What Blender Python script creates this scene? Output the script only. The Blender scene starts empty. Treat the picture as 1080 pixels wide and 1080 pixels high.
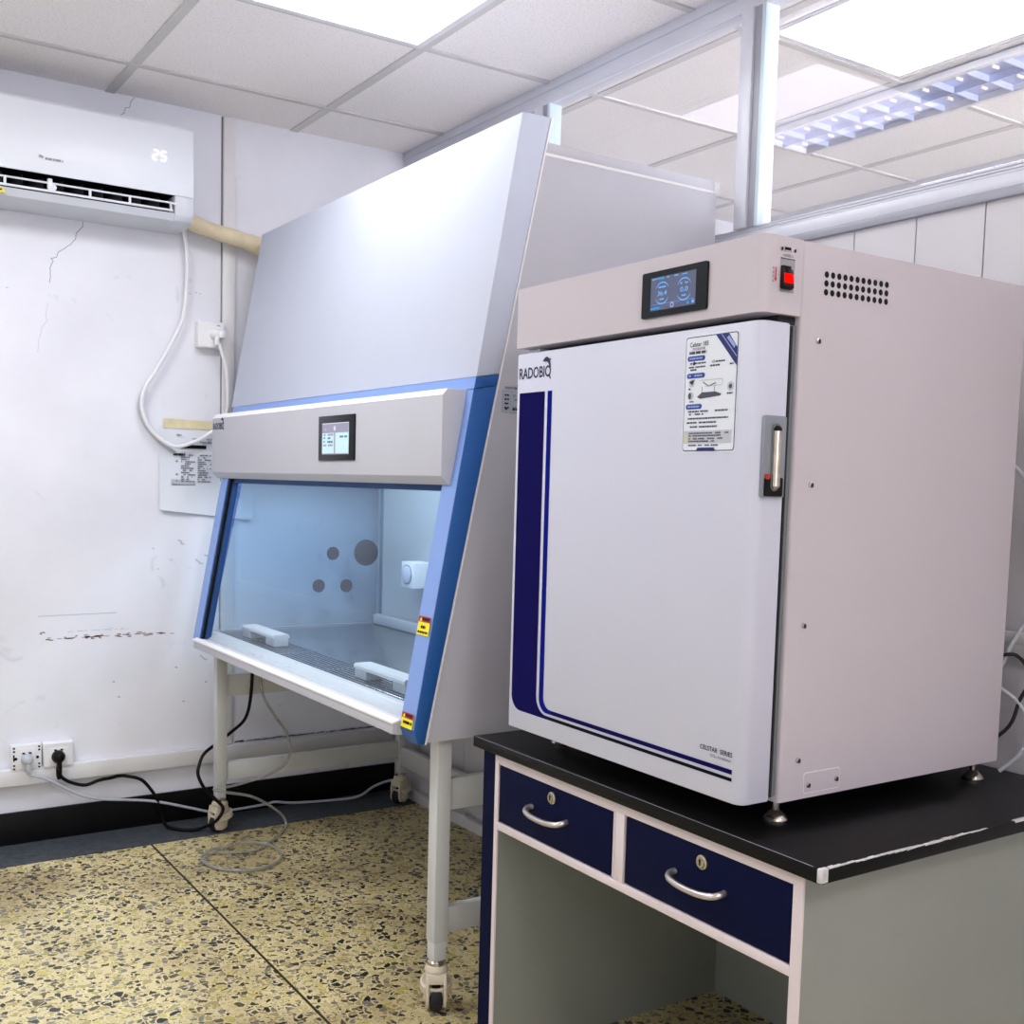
import bpy, bmesh, math, random
from mathutils import Vector, Matrix
random.seed(7)
SC = bpy.context.scene
COL = SC.collection
H = 2.766
T = .72

# ------------------------------------------------------------------ materials
def nodes(name):
    m = bpy.data.materials.new(name); m.use_nodes = True
    nt = m.node_tree; nt.nodes.clear()
    out = nt.nodes.new('ShaderNodeOutputMaterial')
    return m, nt, out

def lin(c):
    return tuple(((x/255)/12.92 if x/255 <= .04045 else (((x/255)+.055)/1.055)**2.4) for x in c)

def mat(name, rgb, rough=.5, metal=0., var=.04, scale=6., bump=0., bscale=200., coat=0., spec=.5, emit=0.):
    m, nt, out = nodes(name)
    b = nt.nodes.new('ShaderNodeBsdfPrincipled')
    c = lin(rgb)
    tc = nt.nodes.new('ShaderNodeTexCoord')
    n = nt.nodes.new('ShaderNodeTexNoise'); n.inputs['Scale'].default_value = scale; n.inputs['Detail'].default_value = 4
    nt.links.new(tc.outputs['Object'], n.inputs['Vector'])
    r = nt.nodes.new('ShaderNodeValToRGB')
    r.color_ramp.elements[0].position = .3; r.color_ramp.elements[1].position = .7
    r.color_ramp.elements[0].color = tuple(x*(1-var) for x in c)+(1,)
    r.color_ramp.elements[1].color = tuple(min(1, x*(1+var)) for x in c)+(1,)
    nt.links.new(n.outputs['Fac'], r.inputs['Fac'])
    nt.links.new(r.outputs['Color'], b.inputs['Base Color'])
    b.inputs['Roughness'].default_value = rough
    b.inputs['Metallic'].default_value = metal
    b.inputs['Specular IOR Level'].default_value = spec
    b.inputs['Coat Weight'].default_value = coat
    if emit:
        nt.links.new(r.outputs['Color'], b.inputs['Emission Color'])
        b.inputs['Emission Strength'].default_value = emit
    if bump:
        n2 = nt.nodes.new('ShaderNodeTexNoise'); n2.inputs['Scale'].default_value = bscale; n2.inputs['Detail'].default_value = 3
        nt.links.new(tc.outputs['Object'], n2.inputs['Vector'])
        bp = nt.nodes.new('ShaderNodeBump'); bp.inputs['Strength'].default_value = bump; bp.inputs['Distance'].default_value = .002
        nt.links.new(n2.outputs['Fac'], bp.inputs['Height']); nt.links.new(bp.outputs['Normal'], b.inputs['Normal'])
    nt.links.new(b.outputs['BSDF'], out.inputs['Surface'])
    return m

def emis(name, rgb, strength):
    m, nt, out = nodes(name)
    e = nt.nodes.new('ShaderNodeEmission'); e.inputs['Color'].default_value = lin(rgb)+(1,); e.inputs['Strength'].default_value = strength
    nt.links.new(e.outputs[0], out.inputs['Surface']); return m

def glass(name, tint, k=1.7, rough=.0, haze=None, hz=.0, grade=None, refl=(.95,.96,1)):
    m, nt, out = nodes(name)
    t = nt.nodes.new('ShaderNodeBsdfTransparent'); t.inputs['Color'].default_value = tuple(tint)+(1,)
    g = nt.nodes.new('ShaderNodeBsdfGlossy'); g.inputs['Roughness'].default_value = rough; g.inputs['Color'].default_value = tuple(refl)+(1,)
    if grade:      # tint film that fades out towards the bottom edge
        tc = nt.nodes.new('ShaderNodeTexCoord'); sx = nt.nodes.new('ShaderNodeSeparateXYZ'); rp = nt.nodes.new('ShaderNodeValToRGB')
        nt.links.new(tc.outputs['Generated'], sx.inputs[0]); nt.links.new(sx.outputs['Z'], rp.inputs['Fac'])
        rp.color_ramp.elements[0].position = .05; rp.color_ramp.elements[1].position = .55
        rp.color_ramp.elements[0].color = tuple(grade)+(1,); rp.color_ramp.elements[1].color = tuple(tint)+(1,)
        nt.links.new(rp.outputs[0], t.inputs['Color'])
    f = nt.nodes.new('ShaderNodeLayerWeight'); f.inputs['Blend'].default_value = .5     # Schlick, same from both sides
    pw = nt.nodes.new('ShaderNodeMath'); pw.operation = 'POWER'; pw.inputs[1].default_value = 5
    nt.links.new(f.outputs['Facing'], pw.inputs[0])
    ma = nt.nodes.new('ShaderNodeMath'); ma.operation = 'MULTIPLY_ADD'; ma.inputs[1].default_value = .96; ma.inputs[2].default_value = .04
    nt.links.new(pw.outputs[0], ma.inputs[0])
    mu = nt.nodes.new('ShaderNodeMath'); mu.operation = 'MULTIPLY'; mu.inputs[1].default_value = k; mu.use_clamp = True
    nt.links.new(ma.outputs[0], mu.inputs[0])
    mx = nt.nodes.new('ShaderNodeMixShader')
    nt.links.new(mu.outputs[0], mx.inputs[0]); nt.links.new(t.outputs[0], mx.inputs[1]); nt.links.new(g.outputs[0], mx.inputs[2])
    last = mx
    if haze:
        d = nt.nodes.new('ShaderNodeBsdfDiffuse'); d.inputs['Color'].default_value = tuple(haze)+(1,)
        m2 = nt.nodes.new('ShaderNodeMixShader'); m2.inputs[0].default_value = hz
        nt.links.new(mx.outputs[0], m2.inputs[1]); nt.links.new(d.outputs[0], m2.inputs[2]); last = m2
    nt.links.new(last.outputs[0], out.inputs['Surface']); return m

def terrazzo():
    m, nt, out = nodes('terrazzo')
    N = nt.nodes.new; Lk = nt.links.new
    tc = N('ShaderNodeTexCoord')
    nz = N('ShaderNodeTexNoise'); nz.inputs['Scale'].default_value = 30; nz.inputs['Detail'].default_value = 2
    Lk(tc.outputs['Object'], nz.inputs['Vector'])
    mad = N('ShaderNodeVectorMath'); mad.operation = 'MULTIPLY_ADD'; mad.inputs[1].default_value = (.026,.026,.026)
    Lk(nz.outputs['Color'], mad.inputs[0]); Lk(tc.outputs['Object'], mad.inputs[2])
    def layer(scale, ramp, edge0, edge1):
        v = N('ShaderNodeTexVoronoi'); v.inputs['Scale'].default_value = scale; v.voronoi_dimensions = '2D'
        e = N('ShaderNodeTexVoronoi'); e.inputs['Scale'].default_value = scale; e.feature = 'DISTANCE_TO_EDGE'; e.voronoi_dimensions = '2D'
        Lk(mad.outputs[0], v.inputs['Vector']); Lk(mad.outputs[0], e.inputs['Vector'])
        sp = N('ShaderNodeSeparateColor'); Lk(v.outputs['Color'], sp.inputs[0])
        r = N('ShaderNodeValToRGB'); r.color_ramp.interpolation = 'CONSTANT'
        els = r.color_ramp.elements
        while len(els) < len(ramp): els.new(.5)
        for el, (p, c) in zip(els, ramp): el.position = p; el.color = lin(c)+(1,)
        Lk(sp.outputs[0], r.inputs['Fac'])
        # chip size differs cell by cell: edge threshold driven by a second random channel
        th = N('ShaderNodeMath'); th.operation = 'MULTIPLY_ADD'; th.inputs[1].default_value = edge1; th.inputs[2].default_value = edge0
        Lk(sp.outputs[1], th.inputs[0])
        g = N('ShaderNodeMath'); g.operation = 'GREATER_THAN'; Lk(e.outputs['Distance'], g.inputs[0]); Lk(th.outputs[0], g.inputs[1])
        return r, g
    rA, gA = layer(52, [(0,(40,44,38)),(.10,(100,94,68)),(.20,(178,164,108)),(.36,(206,192,136)),(.56,(138,134,120)),(.65,(218,204,150)),(.85,(62,63,60)),(.93,(204,190,104))], .035, .21)
    rB, gB = layer(104, [(0,(92,86,66)),(.16,(184,168,116)),(.46,(216,200,146)),(.80,(130,124,106)),(.93,(56,58,52))], .05, .28)
    base = N('ShaderNodeValToRGB')
    base.color_ramp.elements[0].color = lin((212,196,146))+(1,); base.color_ramp.elements[1].color = lin((238,226,182))+(1,)
    n3 = N('ShaderNodeTexNoise'); n3.inputs['Scale'].default_value = 9; n3.inputs['Detail'].default_value = 6
    Lk(tc.outputs['Object'], n3.inputs['Vector']); Lk(n3.outputs['Fac'], base.inputs['Fac'])
    m1 = N('ShaderNodeMix'); m1.data_type = 'RGBA'
    Lk(gB.outputs[0], m1.inputs[0]); Lk(base.outputs[0], m1.inputs[6]); Lk(rB.outputs[0], m1.inputs[7])
    m2 = N('ShaderNodeMix'); m2.data_type = 'RGBA'
    Lk(gA.outputs[0], m2.inputs[0]); Lk(m1.outputs[2], m2.inputs[6]); Lk(rA.outputs[0], m2.inputs[7])
    # worn brownish patches
    n4 = N('ShaderNodeTexNoise'); n4.inputs['Scale'].default_value = 1.7; n4.inputs['Detail'].default_value = 5
    Lk(tc.outputs['Object'], n4.inputs['Vector'])
    r4 = N('ShaderNodeValToRGB'); r4.color_ramp.elements[0].position = .34; r4.color_ramp.elements[1].position = .52
    r4.color_ramp.elements[0].color = (.5,.44,.4,1); r4.color_ramp.elements[1].color = (1,1,1,1)
    Lk(n4.outputs['Fac'], r4.inputs['Fac'])
    m3 = N('ShaderNodeMix'); m3.data_type = 'RGBA'; m3.blend_type = 'MULTIPLY'; m3.inputs[0].default_value = .8
    Lk(m2.outputs[2], m3.inputs[6]); Lk(r4.outputs[0], m3.inputs[7])
    b = N('ShaderNodeBsdfPrincipled'); b.inputs['Roughness'].default_value = .42
    Lk(m3.outputs[2], b.inputs['Base Color']); Lk(b.outputs[0], out.inputs['Surface'])
    return m

def tile_mat():
    m, nt, out = nodes('ceiling tile'); N = nt.nodes.new; Lk = nt.links.new
    tc = N('ShaderNodeTexCoord')
    n = N('ShaderNodeTexNoise'); n.inputs['Scale'].default_value = 150; n.inputs['Detail'].default_value = 3
    Lk(tc.outputs['Object'], n.inputs['Vector'])
    r = N('ShaderNodeValToRGB'); r.color_ramp.elements[0].position = .33; r.color_ramp.elements[1].position = .47
    r.color_ramp.elements[0].color = lin((228,224,223))+(1,); r.color_ramp.elements[1].color = lin((248,244,244))+(1,)
    Lk(n.outputs['Fac'], r.inputs['Fac'])
    b = N('ShaderNodeBsdfPrincipled'); b.inputs['Roughness'].default_value = .9
    bp = N('ShaderNodeBump'); bp.inputs['Strength'].default_value = .25; bp.inputs['Distance'].default_value = .002
    Lk(n.outputs['Fac'], bp.inputs['Height']); Lk(bp.outputs[0], b.inputs['Normal'])
    Lk(r.outputs[0], b.inputs['Base Color']); Lk(b.outputs[0], out.inputs['Surface']); return m

def wall_mat():
    m, nt, out = nodes('painted plaster'); N = nt.nodes.new; Lk = nt.links.new
    tc = N('ShaderNodeTexCoord')
    n = N('ShaderNodeTexNoise'); n.inputs['Scale'].default_value = 2.2; n.inputs['Detail'].default_value = 7
    Lk(tc.outputs['Object'], n.inputs['Vector'])
    r = N('ShaderNodeValToRGB'); r.color_ramp.elements[0].position = .3; r.color_ramp.elements[1].position = .62
    r.color_ramp.elements[0].color = lin((225,226,234))+(1,); r.color_ramp.elements[1].color = lin((237,238,246))+(1,)
    Lk(n.outputs['Fac'], r.inputs['Fac'])
    # faint smudges
    n2 = N('ShaderNodeTexNoise'); n2.inputs['Scale'].default_value = 7; n2.inputs['Detail'].default_value = 8; n2.inputs['Distortion'].default_value = 1.5
    Lk(tc.outputs['Object'], n2.inputs['Vector'])
    r2 = N('ShaderNodeValToRGB'); r2.color_ramp.elements[0].position = .27; r2.color_ramp.elements[1].position = .36
    r2.color_ramp.elements[0].color = (.86,.86,.88,1); r2.color_ramp.elements[1].color = (1,1,1,1)
    Lk(n2.outputs['Fac'], r2.inputs['Fac'])
    mx = N('ShaderNodeMix'); mx.data_type = 'RGBA'; mx.blend_type = 'MULTIPLY'; mx.inputs[0].default_value = 1
    Lk(r.outputs[0], mx.inputs[6]); Lk(r2.outputs[0], mx.inputs[7])
    b = N('ShaderNodeBsdfPrincipled'); b.inputs['Roughness'].default_value = .6
    Lk(mx.outputs[2], b.inputs['Base Color']); Lk(b.outputs[0], out.inputs['Surface']); return m

M = dict(
 floor=terrazzo(), tile=tile_mat(), wall=wall_mat(),
 grid=mat('ceiling grid metal',(205,203,203),.5),
 strip=mat('dark floor border',(66,72,78),.5,var=.35,scale=40),
 black_base=mat('black baseboard paint',(9,9,12),.4,spec=.25,var=.3,scale=12),
 seam=mat('floor divider',(52,44,24),.6),
 plank=mat('white wall panel',(206,204,208),.45,var=.01),
 plank_gap=mat('panel joint',(120,118,120),.8),
 alu=mat('white aluminium frame',(214,216,226),.35,var=.02,spec=.6),
 alu_d=mat('grey aluminium frame',(158,160,170),.4,var=.02),
 alu_l=mat('pale blue glazing bead',(205,222,232),.3,var=.02),
 trunk=mat('white plastic trunking',(228,227,228),.5,var=.03),
 trunk_edge=mat('trunking shadow gap',(140,138,140),.8),
 crack=mat('plaster crack',(142,142,150),.9), grime=mat('grime',(120,114,104),.9,var=.3,scale=50), stain=mat('brown scuff',(140,108,100),.9,var=.3,scale=60), scuff=mat('grey scuff',(196,196,206),.9),
 ac_white=mat('air conditioner plastic',(232,236,243),.3,var=.01),
 ac_grey=mat('air conditioner lower casing',(208,212,220),.35,var=.01),
 dark=mat('dark cavity',(11,12,15),.8,spec=.1), black=mat('black plastic',(9,9,11),.45,spec=.2), rubber=mat('black rubber',(22,22,24),.75),
 tape=mat('yellowed tape',(222,212,172),.6,var=.08,scale=30),
 paper=mat('paper',(226,230,238),.8,var=.02), ink=mat('printed ink',(52,52,64),.9), ink_p=mat('photocopy print',(112,112,124),.9), ink_l=mat('faint printed ink',(140,142,154),.9), grey_print=mat('grey print',(186,190,200),.9),
 beige=mat('beige pipe wrap',(216,202,172),.8,var=.08,scale=22,bump=.4,bscale=40),
 white_pl=mat('white plastic',(236,236,238),.35,var=.01), grey_pl=mat('light grey cable',(188,192,200),.4), clear_tube=glass('clear tubing',(.86,.86,.84),1.5,.12,(.52,.52,.49),.34),
 ctl=mat('control box paint',(196,197,205),.55,var=.01,spec=.2), cab_white=mat('powder coated steel',(200,206,221),.6,spec=.2,var=.012),
 cab_grey=mat('grey powder coat',(194,194,201),.5,spec=.3,var=.012),
 cab_edge=mat('bright panel edge',(240,238,238),.4),
 blue=mat('blue column paint lit front',(128,160,222),.35,var=.02), blue_shade=mat('blue column paint shaded side',(34,92,164),.35,var=.03),  # one blue paint: lit front and shaded sides put into two colours
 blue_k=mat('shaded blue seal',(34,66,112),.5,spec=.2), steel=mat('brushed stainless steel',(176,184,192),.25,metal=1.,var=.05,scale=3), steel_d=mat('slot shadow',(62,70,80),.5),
 inner=mat('cabinet interior steel',(176,182,188),.4,var=.02), port=mat('grey port cover',(74,76,86),.6,spec=.2),
 sill=mat('white sill',(206,208,210),.35,var=.02),
 leg=mat('stand paint',(206,208,206),.4,var=.02), cream=mat('cream caster plastic',(214,204,182),.5,var=.04), chrome=mat('chrome',(206,200,190),.2,metal=1.),
 lcd_mint=mat('mint display',(176,206,216),.4,emit=.35,var=.01), lcd_grey=mat('grey display',(140,138,160),.4,emit=.2,var=.01), lcd_txt=mat('display dark text',(90,120,132),.6), lcd_white=emis('display white',(225,228,240),.7),
 inc=mat('incubator powder coat',(200,193,198),.45,spec=.3,var=.008), inc_door=mat('incubator door coat',(204,206,220),.4,spec=.3,var=.008),
 gasket=mat('grey gasket',(112,120,122),.5), gap=mat('door gap',(32,30,36),.7),
 navy=mat('navy decal',(14,9,78),5,spec=.12,var=.02), navy2=mat('blue decal stripe',(6,20,122),5,spec=.12,var=.02), navy3=mat('black navy stripe',(6,5,26),.5,spec=.1), logo=mat('logo ink',(18,26,64),.5),
 bezel=mat('black bezel',(12,19,24),.35,spec=.25,var=.02), lcd_dark=mat('slate display',(84,92,118),.35,emit=.10,var=.02), lcd_blue=emis('display blue',(120,180,250),.75), lcd_cyan=emis('display cyan',(70,160,230),.7), lcd_lav=emis('display lavender',(176,170,240),.7),
 red_on=emis('lit red rocker',(255,10,6),1.3), red=mat('red paint',(190,40,44),.5), recess=mat('recess grey',(150,148,152),.5),
 silver=mat('silver handle plate',(150,156,164),.35,metal=.5), sleeve=mat('steel handle bar',(206,196,180),.22,metal=1.,var=.15,scale=40),
 st_white=mat('sticker white',(226,231,238),.45,var=.01), st_blue=mat('sticker blue',(34,62,150),.45), st_navy=mat('sticker navy',(20,24,104),.45), st_line=mat('sticker border',(62,66,110),.5), st_grey=mat('sticker grey',(190,193,200),.5), st_txt=mat('sticker text',(70,74,92),.7), st_lt=mat('sticker pale text',(150,170,220),.6),
 yellow=mat('warning yellow',(250,232,20),.5), warn_red=mat('warning red',(178,22,44),.5),
 top=mat('black worktop laminate',(8,8,10),.42,spec=.22,var=.15,scale=14), chip=mat('chipped laminate edge',(206,204,204),.8,var=.2,scale=90),
 desk_navy=mat('navy laminate',(8,15,50),.6,spec=.08,var=.06), trim=mat('white aluminium trim',(226,214,216),.35,var=.02), desk_grey=mat('grey laminate',(148,152,145),.5,var=.04,scale=3,), key=mat('brass lock',(190,184,160),.3,metal=.9), handle=mat('satin handle',(206,200,196),.28,metal=.85),
 lamp=emis('lamp diffuser',(250,251,255),6.8), lamp2=emis('far lamp diffuser',(246,250,255),6.0), lamp_frame=mat('lamp frame',(226,226,230),.4),
 louver=mat('lamp louvre',(196,204,232),.3,metal=.3,var=.05), louver_d=mat('lamp reflector',(176,186,222),.3,metal=.2,var=.1), glint=mat('painted lamp glint',(240,226,216),.4,emit=.35),
 plate=mat('rating plate',(176,186,196),.5), far_wall=mat('far wall',(206,208,214),.8), digit=emis('white digits',(255,255,255),1.2), ac_logo=mat('grey badge',(150,152,158),.4),
 pane=glass('window glass',(.92,.92,.95),1.0,0,(.8,.8,.86),.10,None,(.88,.83,1)), sash=glass('blue tinted glass',(.66,.84,.98),.9,0,None,0,(.86,.92,.96)), side_glass=glass('clear side glass',(.84,.91,.96),1.2), cover=glass('clear cover',(.85,.9,.95),2),
)
M['worktop_top'] = M['top']

# ------------------------------------------------------------------ mesh builder
class MB:
    def __init__(self): self.v = []; self.f = []; self.mi = []; self.mats = []
    def _m(self, m):
        m = M[m]
        if m not in self.mats: self.mats.append(m)
        return self.mats.index(m)
    def add(self, vs, fs, m):
        k = len(self.v); i = self._m(m)
        self.v += [Vector(p) for p in vs]
        for f in fs: self.f.append([k+a for a in f]); self.mi.append(i)
        return self
    def from_bm(self, bm, m):
        bm.verts.ensure_lookup_table(); bm.verts.index_update()
        self.add([v.co.copy() for v in bm.verts], [[v.index for v in f.verts] for f in bm.faces], m); bm.free(); return self
    def box(self, x0, x1, y0, y1, z0, z1, m, bev=0, seg=2):
        x0, x1 = min(x0,x1), max(x0,x1); y0, y1 = min(y0,y1), max(y0,y1); z0, z1 = min(z0,z1), max(z0,z1)
        bm = bmesh.new(); bmesh.ops.create_cube(bm, size=1)
        for v in bm.verts: v.co = Vector(((x0+x1)/2+v.co.x*(x1-x0), (y0+y1)/2+v.co.y*(y1-y0), (z0+z1)/2+v.co.z*(z1-z0)))
        if bev: bmesh.ops.bevel(bm, geom=list(bm.edges), offset=min(bev,.49*min(x1-x0,y1-y0,z1-z0)), segments=seg, profile=.5, affect='EDGES')
        return self.from_bm(bm, m)
    def prism(self, axis, poly, a, b, m, bev=0, seg=2):
        """poly in the two other axes (xz for y, yz for x, xy for z), extruded from a to b"""
        def P(p, t): return {'y':(p[0],t,p[1]), 'x':(t,p[0],p[1]), 'z':(p[0],p[1],t)}[axis]
        bm = bmesh.new(); n = len(poly)
        A = [bm.verts.new(P(p,a)) for p in poly]; B = [bm.verts.new(P(p,b)) for p in poly]
        bm.faces.new(A); bm.faces.new(list(reversed(B)))
        for i in range(n): bm.faces.new((A[i],B[i],B[(i+1)%n],A[(i+1)%n]))
        bmesh.ops.recalc_face_normals(bm, faces=list(bm.faces))
        if bev: bmesh.ops.bevel(bm, geom=list(bm.edges), offset=bev, segments=seg, profile=.5, affect='EDGES')
        return self.from_bm(bm, m)
    def rbox(self, axis, rect, a, b, r, m, seg=6, corners=(1,1,1,1)):
        u0,u1,v0,v1 = rect; poly = []
        for k,(cu,cv,a0) in enumerate(((u1-r,v1-r,0),(u0+r,v1-r,90),(u0+r,v0+r,180),(u1-r,v0+r,270))):
            if corners[k]:
                for i in range(seg+1):
                    t = math.radians(a0+90*i/seg); poly.append((cu+r*math.cos(t), cv+r*math.sin(t)))
            else: poly.append(((u1,v1),(u0,v1),(u0,v0),(u1,v0))[k])
        return self.prism(axis, poly, a, b, m)
    def tube(self, pts, r, m, n=10, sub=6, taper=None):
        P = [Vector(p) for p in pts]
        if sub > 1 and len(P) > 2:
            Q = []
            for i in range(len(P)-1):
                p0 = P[max(i-1,0)]; p1 = P[i]; p2 = P[i+1]; p3 = P[min(i+2,len(P)-1)]
                for k in range(sub):
                    t = k/sub
                    Q.append(.5*((2*p1)+(p2-p0)*t+(2*p0-5*p1+4*p2-p3)*t*t+(3*p1-p0-3*p2+p3)*t**3))
            Q.append(P[-1]); P = Q
        vs = []; fs = []; up = Vector((.12,.31,.94)).normalized(); prev = None
        for i, p in enumerate(P):
            d = (P[min(i+1,len(P)-1)]-P[max(i-1,0)])
            d = d.normalized() if d.length > 1e-9 else Vector((0,0,1))
            u = prev if prev is not None else (up.cross(d) if abs(up.dot(d)) < .95 else Vector((1,0,0)).cross(d))
            u = (u - d*u.dot(d)).normalized(); prev = u; w = d.cross(u)
            rr = r if taper is None else r*taper(i/(len(P)-1))
            for k in range(n):
                t = 2*math.pi*k/n; vs.append(p+(u*math.cos(t)+w*math.sin(t))*rr)
        for i in range(len(P)-1):
            for k in range(n): fs.append((i*n+k, i*n+(k+1)%n, (i+1)*n+(k+1)%n, (i+1)*n+k))
        fs.append(tuple(reversed(range(n)))); fs.append(tuple((len(P)-1)*n+k for k in range(n)))
        return self.add(vs, fs, m)
    def lathe(self, c, ax, prof, m, n=24):
        """prof: (radius, height) pairs along unit axis ax from c"""
        ax = Vector(ax).normalized(); u = ax.orthogonal().normalized(); w = ax.cross(u); c = Vector(c)
        vs = []; fs = []
        for r, h in prof:
            for k in range(n):
                t = 2*math.pi*k/n; vs.append(c+ax*h+(u*math.cos(t)+w*math.sin(t))*r)
        for i in range(len(prof)-1):
            for k in range(n): fs.append((i*n+k, i*n+(k+1)%n, (i+1)*n+(k+1)%n, (i+1)*n+k))
        fs.append(tuple(reversed(range(n)))); fs.append(tuple((len(prof)-1)*n+k for k in range(n)))
        return self.add(vs, fs, m)
    def flat(self, fr, pts, m, d=0.):
        self.add([fr(p[0],p[1],d) for p in pts], [tuple(range(len(pts)))], m); return self
    def rect(self, fr, u0, u1, v0, v1, m, d=0.):
        return self.flat(fr, [(u0,v0),(u1,v0),(u1,v1),(u0,v1)], m, d)
    def rrect(self, fr, u0, u1, v0, v1, r, m, d=0., seg=5):
        pts = []
        for cu,cv,a0 in ((u1-r,v1-r,0),(u0+r,v1-r,90),(u0+r,v0+r,180),(u1-r,v0+r,270)):
            for i in range(seg+1):
                t = math.radians(a0+90*i/seg); pts.append((cu+r*math.cos(t), cv+r*math.sin(t)))
        return self.flat(fr, pts, m, d)
    def disc(self, fr, u, v, r, m, d=0., n=20, rv=None):
        return self.flat(fr, [(u+r*math.cos(2*math.pi*k/n), v+(rv or r)*math.sin(2*math.pi*k/n)) for k in range(n)], m, d)
    def arc(self, fr, u, v, r, w, a0, a1, m, d=0., n=16, taper=True):
        vs = []; fs = []
        for k in range(n+1):
            s = k/n; t = math.radians(a0+(a1-a0)*s); ww = w*(math.sin(math.pi*s)**.6 if taper else 1)+1e-5
            vs += [fr(u+(r-ww/2)*math.cos(t), v+(r-ww/2)*math.sin(t), d), fr(u+(r+ww/2)*math.cos(t), v+(r+ww/2)*math.sin(t), d)]
        for k in range(n): fs.append((2*k,2*k+1,2*k+3,2*k+2))
        return self.add(vs, fs, m)
    def line(self, fr, pts, w, m, d=0.):
        """flat ribbon through pts; w may taper"""
        for a, b in zip(pts[:-1], pts[1:]):
            dx, dy = b[0]-a[0], b[1]-a[1]; L = math.hypot(dx,dy) or 1e-9; nx, ny = -dy/L*w/2, dx/L*w/2
            self.flat(fr, [(a[0]+nx,a[1]+ny),(a[0]-nx,a[1]-ny),(b[0]-nx,b[1]-ny),(b[0]+nx,b[1]+ny)], m, d)
        return self
    def text(self, fr, s, u, v, h, m, d=0., align='l', width=None, bold=0.):
        vs, fs, w = text_geom(s, bold)
        if not vs: return self
        ys = [p[1] for p in vs]; xs = [p[0] for p in vs]
        y0, y1, x0, x1 = min(ys), max(ys), min(xs), max(xs)
        sc = h/(y1-y0); su = sc if width is None else width/(x1-x0)
        W = (x1-x0)*su; off = {'l':0,'c':-W/2,'r':-W}[align]
        self.add([fr(u+off+(p[0]-x0)*su, v+(p[1]-y0)*sc, d) for p in vs], fs, m); return self
    def dashes(self, fr, u0, u1, v, h, m, d=0., seed=1, fill=.78):
        """a line of print too small to read"""
        rr = random.Random(seed); u = u0
        while u < u1-1e-4:
            w = min(h*(.8+rr.random()*2.2), u1-u)
            if rr.random() < fill: self.rect(fr, u, u+w*.86, v, v+h, m, d)
            u += w
        return self
    def build(self, name, parent=None, loc=None, sharp=35):
        lo = Vector((min(v.x for v in self.v), min(v.y for v in self.v), min(v.z for v in self.v)))
        hi = Vector((max(v.x for v in self.v), max(v.y for v in self.v), max(v.z for v in self.v)))
        c = Vector(loc) if loc else Vector(((lo.x+hi.x)/2, (lo.y+hi.y)/2, lo.z))
        me = bpy.data.meshes.new(name)
        me.from_pydata([v-c for v in self.v], [], self.f)
        for m in self.mats: me.materials.append(m)
        for p, i in zip(me.polygons, self.mi): p.material_index = i; p.use_smooth = True
        me.update(); me.set_sharp_from_angle(angle=math.radians(sharp))
        o = bpy.data.objects.new(name, me); COL.objects.link(o)
        WL[o.name] = c
        if parent: o.parent = parent; o.location = c - WL[parent.name]
        else: o.location = c
        return o
WL = {}
_tg = {}
def text_geom(s, bold=0.):
    k = (s, bold)
    if k not in _tg:
        cu = bpy.data.curves.new('t','FONT'); cu.body = s; cu.offset = bold; cu.resolution_u = 3
        o = bpy.data.objects.new('t', cu); COL.objects.link(o); bpy.context.view_layer.update()
        me = bpy.data.meshes.new_from_object(o.evaluated_get(bpy.context.evaluated_depsgraph_get()))
        _tg[k] = ([tuple(v.co[:2]) for v in me.vertices], [tuple(p.vertices) for p in me.polygons], 0)
        bpy.data.objects.remove(o); bpy.data.curves.remove(cu); bpy.data.meshes.remove(me)
    return _tg[k]

def frame(o, u, v, n):
    o, u, v, n = map(Vector, (o,u,v,n))
    return lambda a, b, d=0.: o+u*a+v*b+n*d
def fx(x):   # surface facing -x seen square on: u is -y (to the right), v is z
    return frame((x,0,0),(0,-1,0),(0,0,1),(-1,0,0))
def fy(y):   # surface facing -y: u is x, v is z
    return frame((0,y,0),(1,0,0),(0,0,1),(0,-1,0))

def thing(name, label, cat, loc, group=None):
    o = bpy.data.objects.new(name, None); COL.objects.link(o); o.location = loc; o.empty_display_size = .1
    WL[o.name] = Vector(loc); return tag(o, label, cat, group)
def tag(o, label, cat, group=None):
    o['label'] = label; o['category'] = cat
    if group: o['group'] = group
    return o
def struct(o): o['kind'] = 'structure'; return o
def part_label(o, s): o['label'] = s; return o

# ================================================================== SETTING
XL, YF, XF = -4.2, -6.2, 2.0
b = MB().box(XL-.1, XF+.1, YF-.1, .1, -.08, 0, 'floor'); struct(b.build('floor'))
b = MB(); b.box(XL, 0, -.244, -.012, 0, .0025, 'strip'); struct(b.build('trim_1'))
b = MB(); b.box(-1.1445, -1.1375, -6.1, -.244, 0, .0012, 'seam'); struct(b.build('trim_2'))
b = MB(); b.box(XL-.1, XF+.1, YF-.1, .1, H, H+.06, 'tile'); struct(b.build('ceiling'))
# ceiling grid
b = MB(); gx = [-.506-T*k for k in range(0,6)]+[.214+T*k for k in range(0,3)]; gy = [-.337-T*k for k in range(0,9)]
for x in gx:
    b.box(x-.017, x+.017, YF, 0, H-.004, H, 'grid')
for y in gy:
    b.box(XL, XF, y-.012, y+.012, H-.006, H, 'grid')
struct(b.build('trim_3'))
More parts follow.
